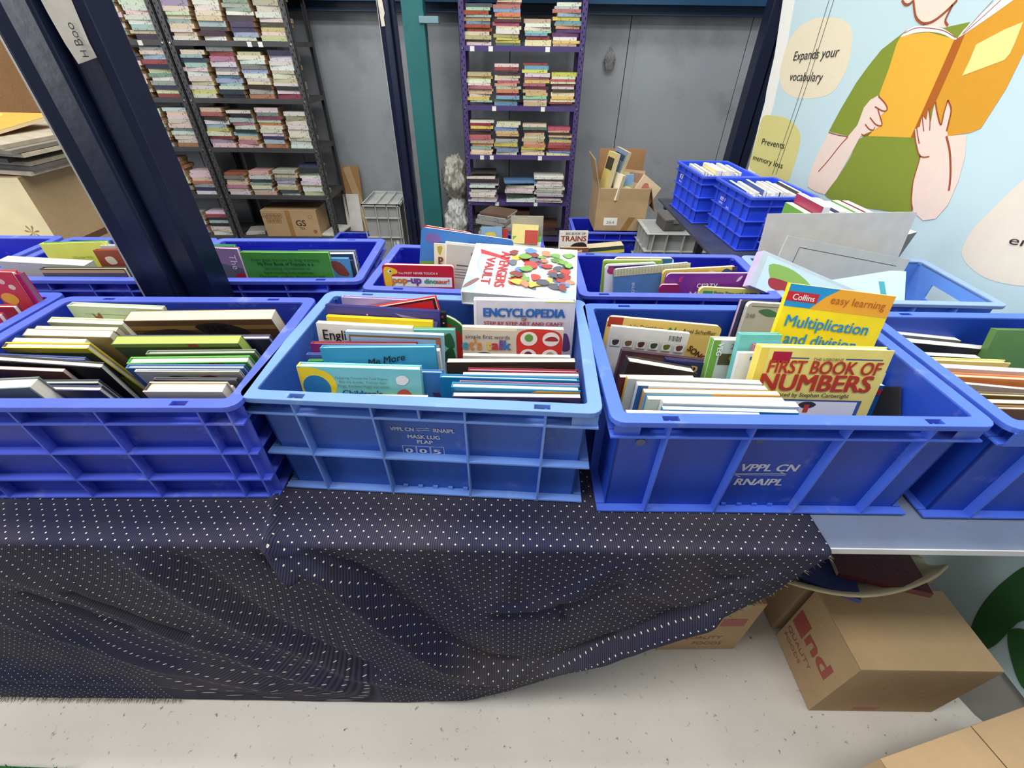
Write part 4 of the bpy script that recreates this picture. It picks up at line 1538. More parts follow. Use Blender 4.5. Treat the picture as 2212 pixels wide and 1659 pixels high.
bag('white crumpled plastic bag on the floor beside the purple rack', (-.535, 4.17, .20), (.105, .14, .21), (206, 208, 204), 2.2, .95)
bag('clear grey crumpled plastic bag on top of the white one by the teal column', (-.535, 4.22, .555), (.105, .15, .20), (180, 177, 166), 5.7, .9)
bag('small clear plastic bag hanging from a nail on the grey wall', (.765, 4.465, 1.42), (.045, .028, .085), (150, 148, 146), 9.1, .55, hook=True)
MB().cyl((.765, 4.497, 1.50), (0, -1, 0), .003, .02, 8).build('wall_nail', BOLT)
tag(bpy.data.objects['wall_nail'], 'small nail in the grey wall holding the clear bag', 'nail')
BAN_SHAPES = [('blob', (240, 228, 198), [(2.775, 1.625), (2.644, 1.614), (2.548, 1.584), (2.499, 1.545), (2.456, 1.456), (2.46, 1.386), (2.507, 1.334), (2.65, 1.304), (2.819, 1.297), (2.962, 1.323), (3.048, 1.384), (3.073, 1.448), (3.065, 1.538), (2.995, 1.596), (2.892, 1.621)]), ('blob', (222, 214, 140), [(2.961, 1.195), (2.825, 1.199), (2.707, 1.18), (2.623, 1.141), (2.592, 1.08), (2.582, 1.006), (2.586, 0.927), (2.731, 0.877), (2.907, 0.889), (3.067, 0.905), (3.08, 1.006), (3.093, 1.09), (3.088, 1.177)]), ('blob', (240, 230, 212), [(1.367, 1.223), (1.394, 1.204), (1.414, 1.156), (1.429, 1.105), (1.445, 1.051), (1.444, 0.995), (1.423, 0.96), (1.368, 0.94), (1.293, 0.935), (1.198, 0.959), (1.142, 0.999), (1.233, 1.141)]), ('poly', (244, 224, 206), [(2.235, 1.641), (2.203, 1.643), (2.18, 1.624), (2.155, 1.605), (2.117, 1.586), (2.088, 1.58), (2.089, 1.572), (1.967, 1.565), (1.996, 1.586), (1.996, 1.615), (1.986, 1.64), (1.992, 1.647), (2.277, 1.666), (2.269, 1.656)]), ('poly', (137, 152, 52), [(2.108, 1.574), (2.172, 1.562), (2.207, 1.541), (2.269, 1.502), (2.307, 1.449), (2.343, 1.387), (2.377, 1.284), (2.399, 1.192), (2.245, 1.194), (2.145, 1.209), (1.874, 1.243), (1.73, 1.269), (1.903, 1.536), (1.885, 1.578), (1.969, 1.568), (1.993, 1.563)]), ('blob', (137, 152, 52), [(2.145, 1.209), (1.874, 1.243), (1.837, 1.213), (1.798, 1.188), (1.774, 1.118), (1.71, 1.023), (1.853, 0.985), (2.04, 0.955), (2.232, 0.945), (2.197, 1.03), (2.173, 1.119)]), ('poly', (226, 162, 48), [(1.88, 1.548), (1.762, 1.625), (1.743, 1.634), (1.67, 1.639), (1.64, 1.567), (1.629, 1.499), (1.618, 1.411), (1.625, 1.306), (1.654, 1.289), (1.73, 1.269), (1.777, 1.257), (1.858, 1.358)]), ('poly', (243, 184, 62), [(2.187, 1.548), (2.053, 1.555), (1.914, 1.534), (1.904, 1.425), (1.889, 1.241), (2.117, 1.213), (2.114, 1.26), (2.122, 1.32), (2.164, 1.359), (2.174, 1.443), (2.192, 1.522)]), ('poly', (184, 100, 32), [(1.914, 1.534), (1.88, 1.548), (1.867, 1.457), (1.858, 1.358), (1.867, 1.244), (1.889, 1.241), (1.904, 1.425)]), ('blob', (248, 246, 240), [(2.177, 1.553), (2.145, 1.571), (2.076, 1.573), (1.995, 1.565), (1.911, 1.538), (1.917, 1.533), (1.982, 1.549), (2.054, 1.556), (2.123, 1.553), (2.181, 1.543)]), ('poly', (248, 248, 246), [(1.903, 1.536), (1.894, 1.558), (1.857, 1.597), (1.824, 1.629), (1.819, 1.636), (1.746, 1.631), (1.762, 1.625), (1.815, 1.589), (1.88, 1.548)]), ('poly', (250, 236, 152), [(1.688, 1.572), (1.738, 1.555), (1.813, 1.519), (1.806, 1.48), (1.803, 1.436), (1.679, 1.481), (1.672, 1.496), (1.676, 1.524)]), ('poly', (245, 222, 206), [(2.394, 1.187), (2.415, 1.103), (2.416, 1.025), (2.41, 0.975), (2.39, 0.946), (2.313, 0.942), (2.234, 0.948), (2.197, 1.03), (2.177, 1.125), (2.165, 1.206), (2.097, 1.239), (2.069, 1.26), (2.103, 1.283), (2.079, 1.313), (2.108, 1.332), (2.168, 1.353), (2.204, 1.334), (2.222, 1.305), (2.215, 1.241), (2.245, 1.194)]), ('poly', (245, 222, 206), [(1.893, 1.266), (1.86, 1.235), (1.802, 1.193), (1.774, 1.118), (1.731, 1.052), (1.695, 1.022), (1.639, 1.01), (1.595, 1.03), (1.58, 1.082), (1.595, 1.159), (1.622, 1.225), (1.662, 1.283), (1.73, 1.269), (1.753, 1.29), (1.775, 1.343), (1.808, 1.367), (1.797, 1.331), (1.782, 1.295), (1.826, 1.328), (1.858, 1.358), (1.851, 1.335), (1.833, 1.299), (1.875, 1.338), (1.857, 1.301), (1.886, 1.312), (1.871, 1.279)]), ('blob', (44, 100, 48), [(0.676, 0.335), (0.687, 0.236), (0.67, 0.111), (0.63, 0.005), (0.589, -0.013), (0.576, 0.056), (0.592, 0.176), (0.584, 0.238)]), ('blob', (44, 100, 48), [(0.584, 0.123), (0.572, 0.178), (0.518, 0.19), (0.439, 0.089), (0.464, 0.042), (0.517, 0.062)])]
BAN_LINES = [(2.03, [(2.243, 1.192), (2.272, 1.153), (2.314, 1.08), (2.352, 1.025)]), (1.35, [(2.395, 1.188), (2.318, 1.188), (2.246, 1.192)]), (2.36, [(1.736, 1.268), (1.693, 1.232), (1.655, 1.19), (1.626, 1.152), (1.607, 1.121)]), (1.69, [(1.707, 1.024), (1.747, 1.07), (1.774, 1.118), (1.798, 1.188), (1.816, 1.201), (1.858, 1.235), (1.889, 1.267)]), (1.69, [(1.808, 1.367), (1.775, 1.343), (1.757, 1.308), (1.746, 1.281)]), (1.69, [(1.858, 1.358), (1.826, 1.328), (1.782, 1.295), (1.797, 1.331), (1.808, 1.367)]), (1.35, [(1.875, 1.338), (1.843, 1.307), (1.818, 1.274)]), (1.35, [(1.886, 1.312), (1.86, 1.286), (1.842, 1.268)]), (1.35, [(1.882, 1.273), (1.853, 1.246), (1.833, 1.229)]), (1.69, [(1.802, 1.193), (1.782, 1.193), (1.76, 1.199)]), (1.69, [(2.156, 1.315), (2.112, 1.307), (2.087, 1.306), (2.079, 1.315), (2.108, 1.332), (2.163, 1.351)]), (1.69, [(2.157, 1.276), (2.107, 1.258), (2.076, 1.256), (2.071, 1.265), (2.132, 1.308)]), (1.69, [(2.168, 1.25), (2.131, 1.237), (2.105, 1.237), (2.102, 1.249)]), (1.35, [(2.165, 1.214), (2.137, 1.212), (2.109, 1.229)]), (2.7, [(2.204, 1.652), (2.155, 1.605), (2.117, 1.586), (2.085, 1.58), (2.048, 1.587), (2.011, 1.612), (1.985, 1.639)]), (2.7, [(2.269, 1.656), (2.24, 1.642), (2.218, 1.641), (2.205, 1.65)]), (2.36, [(1.996, 1.627), (1.997, 1.599), (1.994, 1.584), (1.972, 1.571)]), (1.01, [(2.088, 1.58), (2.09, 1.574)]), (0.68, [(2.174, 1.554), (2.127, 1.568), (2.063, 1.567), (1.982, 1.558), (1.911, 1.538)]), (0.68, [(1.891, 1.546), (1.863, 1.589), (1.836, 1.629)]), (0.68, [(1.886, 1.548), (1.841, 1.592), (1.807, 1.628)])]
BAN_CORDS = [[(2.796, 1.692), (2.768, 1.346), (2.76, 0.925)], [(2.755, 1.689), (2.729, 1.348), (2.723, 0.933)]]
BAN_TEXT = [('Expands your', (2.948, 1.452), (2.551, 1.476), (2.962, 1.494)), ('vocabulary', (2.921, 1.365), (2.609, 1.377), (2.933, 1.406)), ('Prevents', (3.0, 1.043), (2.735, 1.062), (3.005, 1.077)), ('memory loss', (3.046, 0.95), (2.68, 0.972), (3.044, 0.981)), ('en', (1.315, 1.042), (1.256, 1.053), (1.323, 1.068))]
BAN_EDGE = [(3.277, 1.758), (3.285, 1.719), (3.214, 1.546), (3.183, 1.467), (3.149, 1.303), (3.127, 1.25), (3.116, 1.145), (3.09, 1.004), (3.074, 0.899), (3.065, 0.798)]

# ------------------------------------------------------------------ printed banner on the right
BX = 1.5
b = MB()
low = (3.0, .02)
outline = [(p[0], p[1]) for p in BAN_EDGE] + [low, (.2, .02), (.2, 2.3), (BAN_EDGE[0][0] + .03, 2.3)]
b.prism([(BX, y, z) for y, z in outline], (.003, 0, 0))
ban = b.build('banner', mat('pale_blue_vinyl', (203, 228, 232), .5, 0, .03, 1.5, .02, 5))
tag(ban, 'tall pale blue printed banner of a figure reading an orange book', 'banner')
FR_ = MB()
FR_.box(BX + .0045, .24, .60, BX + .03, 3.05, .64)
FR_.box(BX + .0045, .20, .64, BX + .03, .24, 2.3)
FR_.box(BX + .0045, 3.02, .0, BX + .03, 3.06, 2.3)
FR_.box(BX + .0045, .20, .0, BX + .03, .24, .60)
FR_.build('banner_frame', FRAME, ban)
mats_, sh = [], MB()
white = [(p[0] - .004, p[1]) for p in BAN_EDGE] + [(p[0] - .11 - .04 * (p[1] - 1.0), p[1]) for p in reversed(BAN_EDGE)]
white = [(y, z) for y, z in white]
layer = 0


def put(pts, c):
    global layer
    layer += 1
    mm = ink(c)
    if mm not in mats_:
        mats_.append(mm)
    sh.poly([(BX - .0002 - .00012 * layer, y, z) for y, z in pts], mats_.index(mm))


put(white, (246, 246, 238))
for kind, c, pts in BAN_SHAPES:
    pts = [tuple(p) for p in (smooth_loop(pts, 5) if kind == 'blob' else pts)]
    put(pts, c)
sh.build('printed_figure', mats_, ban)
ln = MB()


def stroke(pts, w, lay):
    p = [Vector(q) for q in pts]
    if len(p) > 2:                                           # smooth open curve
        q = []
        ext = [p[0] * 2 - p[1]] + p + [p[-1] * 2 - p[-2]]
        for i in range(1, len(ext) - 2):
            p0, p1, p2, p3 = ext[i - 1:i + 3]
            for s in range(4):
                t = s / 4
                q.append(0.5 * ((2 * p1) + (p2 - p0) * t + (2 * p0 - 5 * p1 + 4 * p2 - p3) * t * t + (3 * p1 - p0 - 3 * p2 + p3) * t ** 3))
        q.append(p[-1])
        p = q
    for a, c in zip(p[:-1], p[1:]):
        d = (c - a)
        if d.length < 1e-6:
            continue
        nrm = Vector((-d.y, d.x)).normalized() * w / 2
        ln.poly([(BX - lay, *(a - nrm)), (BX - lay, *(c - nrm)), (BX - lay, *(c + nrm)), (BX - lay, *(a + nrm))])


for w, pts in BAN_LINES:
    stroke(pts, w * .0030, .0024)
ln.build('printed_outline', ink((164, 82, 50)), ban)
ln = MB()
for pts in BAN_CORDS:
    stroke(pts, .004, .0028)
ln.build('printed_seam_line', ink((112, 126, 112)), ban)
for s, p0, p1, ph in BAN_TEXT:
    d = Vector((0, p1[0] - p0[0], p1[1] - p0[1]))
    u = Vector((0, ph[0] - p0[0], ph[1] - p0[1]))
    hgt = u.length * 1.3
    lettering(s, ink((42, 44, 44)), ban, (BX - .0032, *p0), d, (0, .12, 1), width=d.length, height=hgt, name='banner_lettering', shear=0.0)

# ------------------------------------------------------------------ books in the crates
book((-0.613,0.557,1.040), (-0.480,0.557,1.042), 0.022, -11, 'hard', (210, 196, 170), 'thick old cream book at the front right of the grid-ribbed crate', (), pages=(222, 208, 182), spine=(70, 56, 60), base=0.8005)
book((-0.614,0.585,1.026), (-0.484,0.585,1.028), 0.006, -14, 'soft', (236, 230, 232), 'thin white book with a dotted edge behind the thick cream one', (), base=0.8005)
book((-0.628,0.600,1.032), (-0.482,0.600,1.033), 0.006, -14, 'hard', (70, 68, 72), 'dark blue-panelled picture book in the right stack of the grid-ribbed crate', (('rect',.25,.05,.85,.14,(50,48,96)),), base=0.8005)
book((-0.665,0.612,1.040), (-0.480,0.612,1.042), 0.006, -14, 'hard', (176, 176, 170), 'grey wildlife picture book in the right stack of the grid-ribbed crate', (('blob',[(.2,.12),(.35,.06),(.5,.1),(.4,.16)],(70,66,60)),('blob',[(.55,.1),(.7,.05),(.8,.12)],(90,60,70))), base=0.8005)
book((-0.695,0.628,1.035), (-0.482,0.628,1.038), 0.01, -15, 'hard', (60, 104, 160), 'blue-covered book with bright white pages below the green one', (), base=0.8005)
book((-0.709,0.648,1.031), (-0.485,0.648,1.038), 0.016, -16, 'hard', (98, 178, 70), 'bright lime green hardback in the right stack of the grid-ribbed crate', (('rect',.68,.0,.8,.02,(190,60,60)),), spine=(60, 150, 60), base=0.8005)
book((-0.692,0.676,1.033), (-0.485,0.676,1.039), 0.01, -17, 'hard', (104, 120, 92), 'moss green hardback behind the lime green one', (('disc',.2,.1,.06,.05,(150,170,140)),), base=0.8005)
book((-0.772,0.700,1.038), (-0.526,0.700,1.044), 0.022, -18, 'board', (86, 100, 62), 'leafy green patterned thick board book in the grid-ribbed crate', (('rect',0,0,1,.035,(150,176,70)),('rect',.6,0,.68,.035,(200,80,60))), pages=(170, 190, 90), base=0.8005)
book((-0.783,0.735,1.027), (-0.486,0.735,1.033), 0.012, -18, 'hard', (66, 62, 104), 'dark violet hardback behind the leafy patterned book', (), base=0.8005)
book((-0.798,0.775,1.046), (-0.492,0.775,1.055), 0.03, -16, 'board', (112, 84, 48), 'large brown board book with a worn cream top edge', (('rect',0,.05,1,.09,(176,132,64)),('blob',[(.05,.12),(.3,.08),(.5,.16),(.2,.2)],(66,54,36)),('blob',[(.45,.06),(.65,.03),(.8,.12),(.6,.2)],(52,44,30)),('text','THE',.5,.11,.16,(40,30,24),{'bold':.03})), pages=(214, 196, 166), spine=(120, 80, 58), base=0.8005)
book((-0.897,0.557,1.038), (-0.799,0.557,1.045), 0.025, -11, 'hard', (110, 124, 124), 'white book with a grey cover at the front left of the grid-ribbed crate', (), base=0.8005)
book((-0.825,0.585,1.017), (-0.720,0.585,1.017), 0.012, -16, 'hard', (52, 56, 96), 'navy hardback in the middle front of the grid-ribbed crate', (), base=0.8005)
book((-0.964,0.605,1.012), (-0.739,0.605,1.017), 0.01, -16, 'hard', (50, 64, 72), 'blackish teal hardback in the left stack of the grid-ribbed crate', (), base=0.8005)
book((-0.982,0.640,1.021), (-0.829,0.640,1.016), 0.008, -16, 'soft', (112, 72, 66), 'reddish brown paperback in the left stack of the grid-ribbed crate', (), pages=(220, 190, 180), base=0.8005)
book((-0.974,0.652,1.032), (-0.768,0.652,1.017), 0.014, -16, 'hard', (28, 28, 40), 'big black hardback tipping forward in the grid-ribbed crate', (), base=0.8005)
book((-0.982,0.672,1.026), (-0.813,0.672,1.020), 0.008, -17, 'hard', (52, 76, 140), 'thin blue hardback behind the big black one', (), base=0.8005)
book((-0.990,0.700,1.027), (-0.824,0.700,1.028), 0.014, -20, 'hard', (222, 200, 40), 'yellow-edged hardback with a dark green back in the grid-ribbed crate', (('rect',0,.09,1,.6,(84,84,44)),), spine=(90, 88, 50), base=0.8005)
book((-0.990,0.722,1.027), (-0.848,0.722,1.026), 0.01, -20, 'soft', (230, 222, 196), 'white-paged book right behind the yellow-edged one', (), base=0.8005)
book((-0.989,0.744,1.028), (-0.814,0.744,1.026), 0.018, -20, 'board', (150, 138, 108), 'wide cream-paged board book in the left stack of the grid-ribbed crate', (), pages=(232, 222, 192), base=0.8005)
book((-0.991,0.770,1.025), (-0.821,0.770,1.024), 0.012, -20, 'soft', (140, 132, 118), 'grey-brown picture book near the back left of the grid-ribbed crate', (), pages=(206, 196, 176), base=0.8005)
book((-0.987,0.800,1.027), (-0.831,0.800,1.023), 0.016, -14, 'hard', (214, 222, 178), 'pale lemon green hardback behind the grey-brown picture book', (), base=0.8005)
book((-0.973,0.845,1.042), (-0.771,0.845,1.036), 0.016, -2, 'hard', (200, 212, 176), 'pale green book with a reindeer picture at the back of the grid-ribbed crate', (('rect',.14,.09,.9,.095,(140,150,110)),('blob',[(.2,.34),(.24,.2),(.3,.14),(.36,.2),(.38,.34)],(146,84,54)),('blob',[(.25,.16),(.22,.08),(.26,.12),(.3,.07),(.31,.15)],(146,84,54)),('blob',[(.78,.2),(.82,.1),(.92,.16),(.95,.24)],(96,100,86))), spine=(160, 180, 180), base=0.8005)
book((-1.128,0.865,1.109), (-1.067,0.865,1.108), 0.014, 2, 'hard', (196, 52, 70), 'tall red book with pale flowers at the far left of the front row', (('disc',.45,.35,.12,.10,(224,170,176)),('disc',.7,.55,.12,.10,(214,190,180)),('disc',.35,1.0,.3,.22,(226,160,50))), spine=(170, 40, 60), base=0.8005)
book((-1.061,0.885,1.101), (-1.080,0.885,1.100), 0.014, 3, 'hard', (196, 32, 104), 'magenta book with a yellow banana picture at the left end of the front row', (('blob',[(.2,.2),(.5,.35),(.8,.9),(.75,1.3),(.5,1.0),(.3,.6)],(216,160,40)),), spine=(140, 100, 110), base=0.8005)
book((-1.136,0.825,1.046), (-1.069,0.825,1.047), 0.014, 0, 'hard', (160, 34, 36), 'dark red spine book lying low at the far left of the front row', (), base=0.8005)
book((-1.102,0.790,1.046), (-1.069,0.790,1.046), 0.014, 0, 'hard', (190, 50, 80), 'small crimson book in front of the dark red one at the far left', (), base=0.8005)
book((-0.339,0.588,1.008), (-0.149,0.588,1.007), 0.01, 0, 'soft', (226, 210, 150), 'thin cream-edged book against the front wall of the numbered crate', (), base=0.8005)
book((-0.379,0.618,1.052), (-0.162,0.618,1.048), 0.016, 5, 'hard', (128, 204, 208), 'aqua treasury hardback with a yellow corner and blue title in the numbered crate', (('blob',[(.0,.02),(.2,.03),(.29,.12),(.28,.24),(.2,.33),(.0,.33)],(246,214,40)),('disc',.13,.2,.115,.12,(44,124,176)),('rect',.0,.0,.012,1.5,(246,214,40)),('text','Featuring Thomas the Tank Engine,',.30,.105,.43,(60,110,120)),('text','Bob the Builder, Fireman Sam,',.325,.145,.39,(60,110,120)),('text','Pingu, Rainbow Magic and more!',.31,.185,.42,(60,110,120)),('text',"Children's",.335,.272,.33,(24,90,170),{'bold':.03}),('blob',[(.80,.08),(.86,.06),(.9,.1),(.86,.15),(.80,.14)],(236,236,236)),('blob',[(.8,.22),(.88,.2),(.93,.32),(.78,.33)],(196,84,74))), spine=(246, 214, 40), base=0.8005)
book((-0.343,0.638,1.029), (-0.127,0.638,1.027), 0.012, 6, 'hard', (62, 128, 196), 'mid-blue hardback peeking out behind the aqua treasury', (('poly',[(.9,.2),(.96,.2),(1.0,.3),(.92,.28)],(90,50,110)),), base=0.8005)
book((-0.354,0.668,1.058), (-0.142,0.668,1.063), 0.014, 8, 'hard', (58, 150, 186), 'teal hardback with black script lettering in the numbered crate', (('text','Me More',.40,.175,.34,(24,26,34),{'rot':10,'shear':.3,'bold':.01}),), pages=(206, 222, 226), base=0.8005)
book((-0.357,0.686,1.037), (-0.138,0.686,1.043), 0.012, 8, 'soft', (226, 226, 220), 'bundle-thick white paged book peeking right of the teal script one', (), base=0.8005)
book((-0.404,0.702,1.004), (-0.225,0.702,1.007), 0.01, 7, 'hard', (70, 146, 76), 'green hardback showing at the left of the teal script one', (), base=0.8005)
book((-0.411,0.716,1.010), (-0.227,0.716,1.013), 0.01, 7, 'hard', (76, 92, 168), 'slim blue book showing above the green one on the left', (), base=0.8005)
book((-0.403,0.730,1.027), (-0.191,0.730,1.029), 0.012, 7, 'hard', (130, 36, 98), 'maroon book with a yellow edge at the left of the numbered crate', (), pages=(232, 208, 90), base=0.8005)
book((-0.335,0.748,1.045), (-0.139,0.748,1.039), 0.012, 8, 'board', (142, 178, 206), 'pale blue picture book with a thin brown frame border', (('rect',.03,.03,.97,.05,(120,84,50)),('rect',.03,.03,.045,.9,(120,84,50)),('rect',.955,.03,.97,.9,(120,84,50)),('rect',.92,.04,.97,.1,(170,100,60)),('blob',[(.1,.24),(.2,.17),(.3,.15),(.36,.2),(.42,.26)],(222,216,200)),('blob',[(.62,.24),(.7,.17),(.82,.15),(.86,.22)],(160,118,70))), spine=(176, 206, 224), base=0.8005)
book((-0.399,0.768,1.052), (-0.205,0.768,1.043), 0.014, 8, 'soft', (232, 226, 212), 'white book with bold black title lettering in the numbered crate', (('text','English',.06,.175,.36,(26,24,26),{'bold':.012,'h':.16}),('rect',.82,.10,.96,.16,(190,44,50)),('rect',0,.205,1,.215,(150,90,60))), base=0.8005)
book((-0.317,0.785,1.028), (-0.121,0.785,1.030), 0.012, 8, 'hard', (120, 190, 180), 'teal leaf-patterned book at the middle of the numbered crate', (('blob',[(.86,.1),(.95,.04),(.99,.2),(.9,.2)],(40,96,60)),('blob',[(.86,.3),(.96,.2),(.99,.4),(.9,.42)],(30,80,50))), base=0.8005)
book((-0.390,0.800,1.050), (-0.169,0.800,1.040), 0.012, 8, 'hard', (246, 206, 34), 'bright yellow book with a row of oval pictures', (('disc',.08,.10,.07,.055,(226,216,196)),('disc',.3,.11,.035,.028,(120,60,40)),('disc',.42,.11,.035,.028,(110,80,60)),('disc',.55,.10,.06,.04,(80,86,92)),('disc',.68,.11,.035,.028,(150,60,50)),('disc',.79,.11,.035,.028,(190,120,50)),('disc',.9,.12,.09,.05,(70,140,190))), pages=(246, 240, 200), base=0.8005)
book((-0.394,0.818,1.067), (-0.155,0.818,1.055), 0.01, 8, 'hard', (56, 54, 128), 'navy picture book wrapped in clear plastic with tiny stars', (('disc',.16,.13,.012,.012,(220,200,180)),('disc',.47,.11,.02,.025,(220,160,120)),('disc',.36,.07,.008,.008,(210,200,200)),('poly',[(.6,.04),(.98,.1),(.97,.16),(.75,.12)],(130,126,176))), base=0.8005)
book((-0.347,0.834,1.044), (-0.145,0.834,1.044), 0.01, 8, 'hard', (34, 32, 38), 'black book with small stars beside the plastic-wrapped one', (('disc',.97,.12,.01,.01,(226,220,210)),('disc',.96,.05,.015,.015,(170,70,80))), base=0.8005)
book((-0.360,0.850,1.033), (-0.169,0.850,1.070), 0.02, 8, 'hard', (208, 34, 38), 'slanted red book with a black border at the back of the numbered crate', (('rect',0,0,1,.02,(30,28,30)),('rect',.97,0,1,.5,(30,28,30))), pages=(240, 232, 200), base=0.8005)
book((-0.381,0.875,1.056), (-0.209,0.875,1.050), 0.014, 6, 'hard', (160, 146, 190), 'lilac hardback against the back wall of the numbered crate', (), pages=(222, 204, 226), base=0.8005)
book((-0.102,0.575,1.024), (0.118,0.575,1.024), 0.012, 0, 'board', (84, 70, 98), 'purple and black patterned board book at the front right of the numbered crate', (('blob',[(.05,.03),(.2,.02),(.3,.08),(.1,.1)],(40,36,52)),('blob',[(.35,.03),(.5,.02),(.6,.09),(.4,.1)],(120,104,124)),('blob',[(.68,.03),(.85,.02),(.95,.08),(.75,.1)],(52,46,66))), pages=(240, 234, 206), base=0.8005)
book((-0.105,0.589,1.033), (0.119,0.589,1.028), 0.016, 1, 'hard', (24, 126, 170), 'teal and mustard striped book behind the purple patterned one', (('poly',[(.48,.2),(.60,.04),(.66,.01),(1.0,.01),(1.0,.3),(.45,.3)],(224,168,34)),), pages=(244, 238, 214), base=0.8005)
book((-0.093,0.607,1.029), (0.120,0.607,1.025), 0.008, 2, 'hard', (150, 104, 144), 'thin mauve hardback in the right stack of the numbered crate', (), base=0.8005)
book((-0.129,0.618,1.032), (0.120,0.618,1.028), 0.012, 4, 'hard', (22, 120, 168), 'wide peacock blue hardback in the right stack of the numbered crate', (), pages=(210, 226, 232), spine=(20, 104, 150), base=0.8005)
book((-0.089,0.632,1.029), (0.121,0.632,1.029), 0.008, 7, 'soft', (230, 224, 214), 'thin white book between the peacock blue and maroon ones', (), base=0.8005)
book((-0.081,0.644,1.029), (0.122,0.644,1.027), 0.012, 7, 'hard', (138, 30, 58), 'maroon hardback with a dark green label in the right stack', (('rect',.03,.004,.32,.05,(46,70,74)),), pages=(240, 206, 212), base=0.8005)
book((-0.124,0.668,1.029), (0.118,0.668,1.034), 0.018, 7, 'board', (60, 44, 36), 'wide dark brown padded book with a bulging cream top edge', (('blob',[(.2,.06),(.5,.03),(.8,.06),(.5,.12)],(84,62,48)),), pages=(238, 228, 198), spine=(46, 44, 46), base=0.8005)
book((-0.095,0.694,1.028), (0.112,0.694,1.027), 0.01, 7, 'board', (242, 238, 224), 'thin white board book behind the dark brown padded one', (), base=0.8005)
book((-0.102,0.760,1.052), (0.103,0.760,1.049), 0.014, 9, 'board', (206, 190, 172), 'grey-beige first words board book with a red button panel', (('rect',0,0,.54,.03,(236,222,190)),('text','simple first words',.03,.115,.44,(60,58,62)),('text',"e",.0,.23,.06,(60,150,180),{'bold':.03,'h':.15}),('text',"t's",.07,.23,.12,(210,130,60),{'bold':.03,'h':.15}),('text','t',.24,.23,.045,(220,190,60),{'bold':.03,'h':.15}),('text','a',.295,.23,.065,(190,50,60),{'bold':.03,'h':.15}),('text','l',.375,.23,.022,(120,70,140),{'bold':.03,'h':.15}),('text','k',.415,.23,.07,(50,110,180),{'bold':.03,'h':.15}),('blob',[(.05,.36),(.16,.27),(.3,.28),(.36,.38)],(52,36,32)),('blob',[(.56,.04),(.75,.0),(.95,.03),(1.0,.16),(.99,.3),(.8,.36),(.58,.34),(.54,.2)],(206,44,38)),('disc',.66,.105,.085,.075,(232,222,214)),('disc',.88,.105,.085,.075,(232,222,214)),('disc',.66,.29,.085,.075,(232,222,214)),('disc',.88,.29,.085,.075,(232,222,214)),('disc',.66,.095,.042,.04,(96,150,60)),('blob',[(.82,.12),(.86,.08),(.92,.08),(.95,.12)],(160,40,52)),('disc',.66,.28,.04,.04,(110,44,60)),('disc',.88,.28,.04,.04,(190,150,120))), base=0.8005)
book((-0.082,0.815,1.084), (0.130,0.815,1.083), 0.022, 9, 'hard', (206, 200, 210), 'tall pale encyclopedia with blue and red title lettering at the back right', (('rect',0,0,.03,1.4,(226,222,226)),('rect',.7,-.0,1,.012,(190,206,60)),('text','ENCYCLOPEDIA',.10,.160,.80,(32,96,176),{'bold':.05,'h':.12}),('text','OF',.475,.203,.05,(150,60,60),{'bold':.03,'h':.045}),('text','STEP BY STEP ART AND CRAFT',.10,.248,.79,(176,50,64),{'bold':.03,'h':.05}),('blob',[(.88,.36),(.94,.34),(.98,.5),(.9,.52)],(90,60,110))), pages=(232, 230, 226), base=0.8005)
book((0.192,0.543,1.018), (0.417,0.543,1.016), 0.01, 0.5, 'soft', (232, 236, 226), 'white-edged book against the front wall of the plain-panelled crate', (('rect',.55,.01,.8,.1,(60,130,90)),), base=0.8005)
book((0.255,0.554,1.019), (0.486,0.554,1.015), 0.01, 1, 'soft', (40, 134, 176), 'teal blue workbook second from the front of the plain-panelled crate', (('poly',[(.84,.05),(.9,.01),(.96,.05)],(24,66,120)),), base=0.8005)
book((0.258,0.567,1.023), (0.492,0.567,1.018), 0.014, 1, 'soft', (222, 220, 216), 'white workbook with a slightly curled top in the front stack', (), base=0.8005)
book((0.237,0.582,1.018), (0.474,0.582,1.018), 0.01, 1.5, 'soft', (206, 214, 196), 'cream-paged workbook in the front stack of the plain-panelled crate', (), pages=(240, 228, 200), base=0.8005)
book((0.232,0.594,1.023), (0.471,0.594,1.021), 0.012, 2, 'soft', (222, 164, 84), 'blue and orange edged workbook in the front stack of the plain-panelled crate', (('rect',0,0,.5,.3,(120,176,210)),), pages=(226, 214, 190), base=0.8005)
book((0.223,0.608,1.028), (0.455,0.608,1.022), 0.012, 2, 'soft', (224, 224, 222), 'glossy white workbook in the middle of the front stack', (('rect',0,0,.08,.4,(30,96,170)),), base=0.8005)
book((0.207,0.622,1.032), (0.451,0.622,1.024), 0.012, 2, 'soft', (196, 200, 190), 'cream-topped workbook at the back of the front stack', (), pages=(236, 226, 200), spine=(230, 190, 40), base=0.8005)
book((0.197,0.636,1.024), (0.333,0.636,1.024), 0.01, 2, 'soft', (110, 36, 40), 'dark red workbook spine at the left of the front stack', (), base=0.8005)
book((0.228,0.700,1.015), (0.369,0.700,0.989), 0.028, 8, 'hard', (52, 46, 42), 'thick dark-covered book showing its white page edges', (), pages=(232, 226, 216), base=0.8005)
book((0.315,0.735,0.998), (0.469,0.735,0.982), 0.012, 10, 'hard', (40, 40, 92), 'navy book with small stars in the middle of the plain-panelled crate', (('text','p',.36,.14,.08,(190,150,90),{'bold':.03}),('disc',.7,.1,.01,.01,(150,150,180)),('disc',.8,.15,.01,.01,(150,150,180)),('disc',.9,.1,.01,.01,(150,150,180))), base=0.8005)
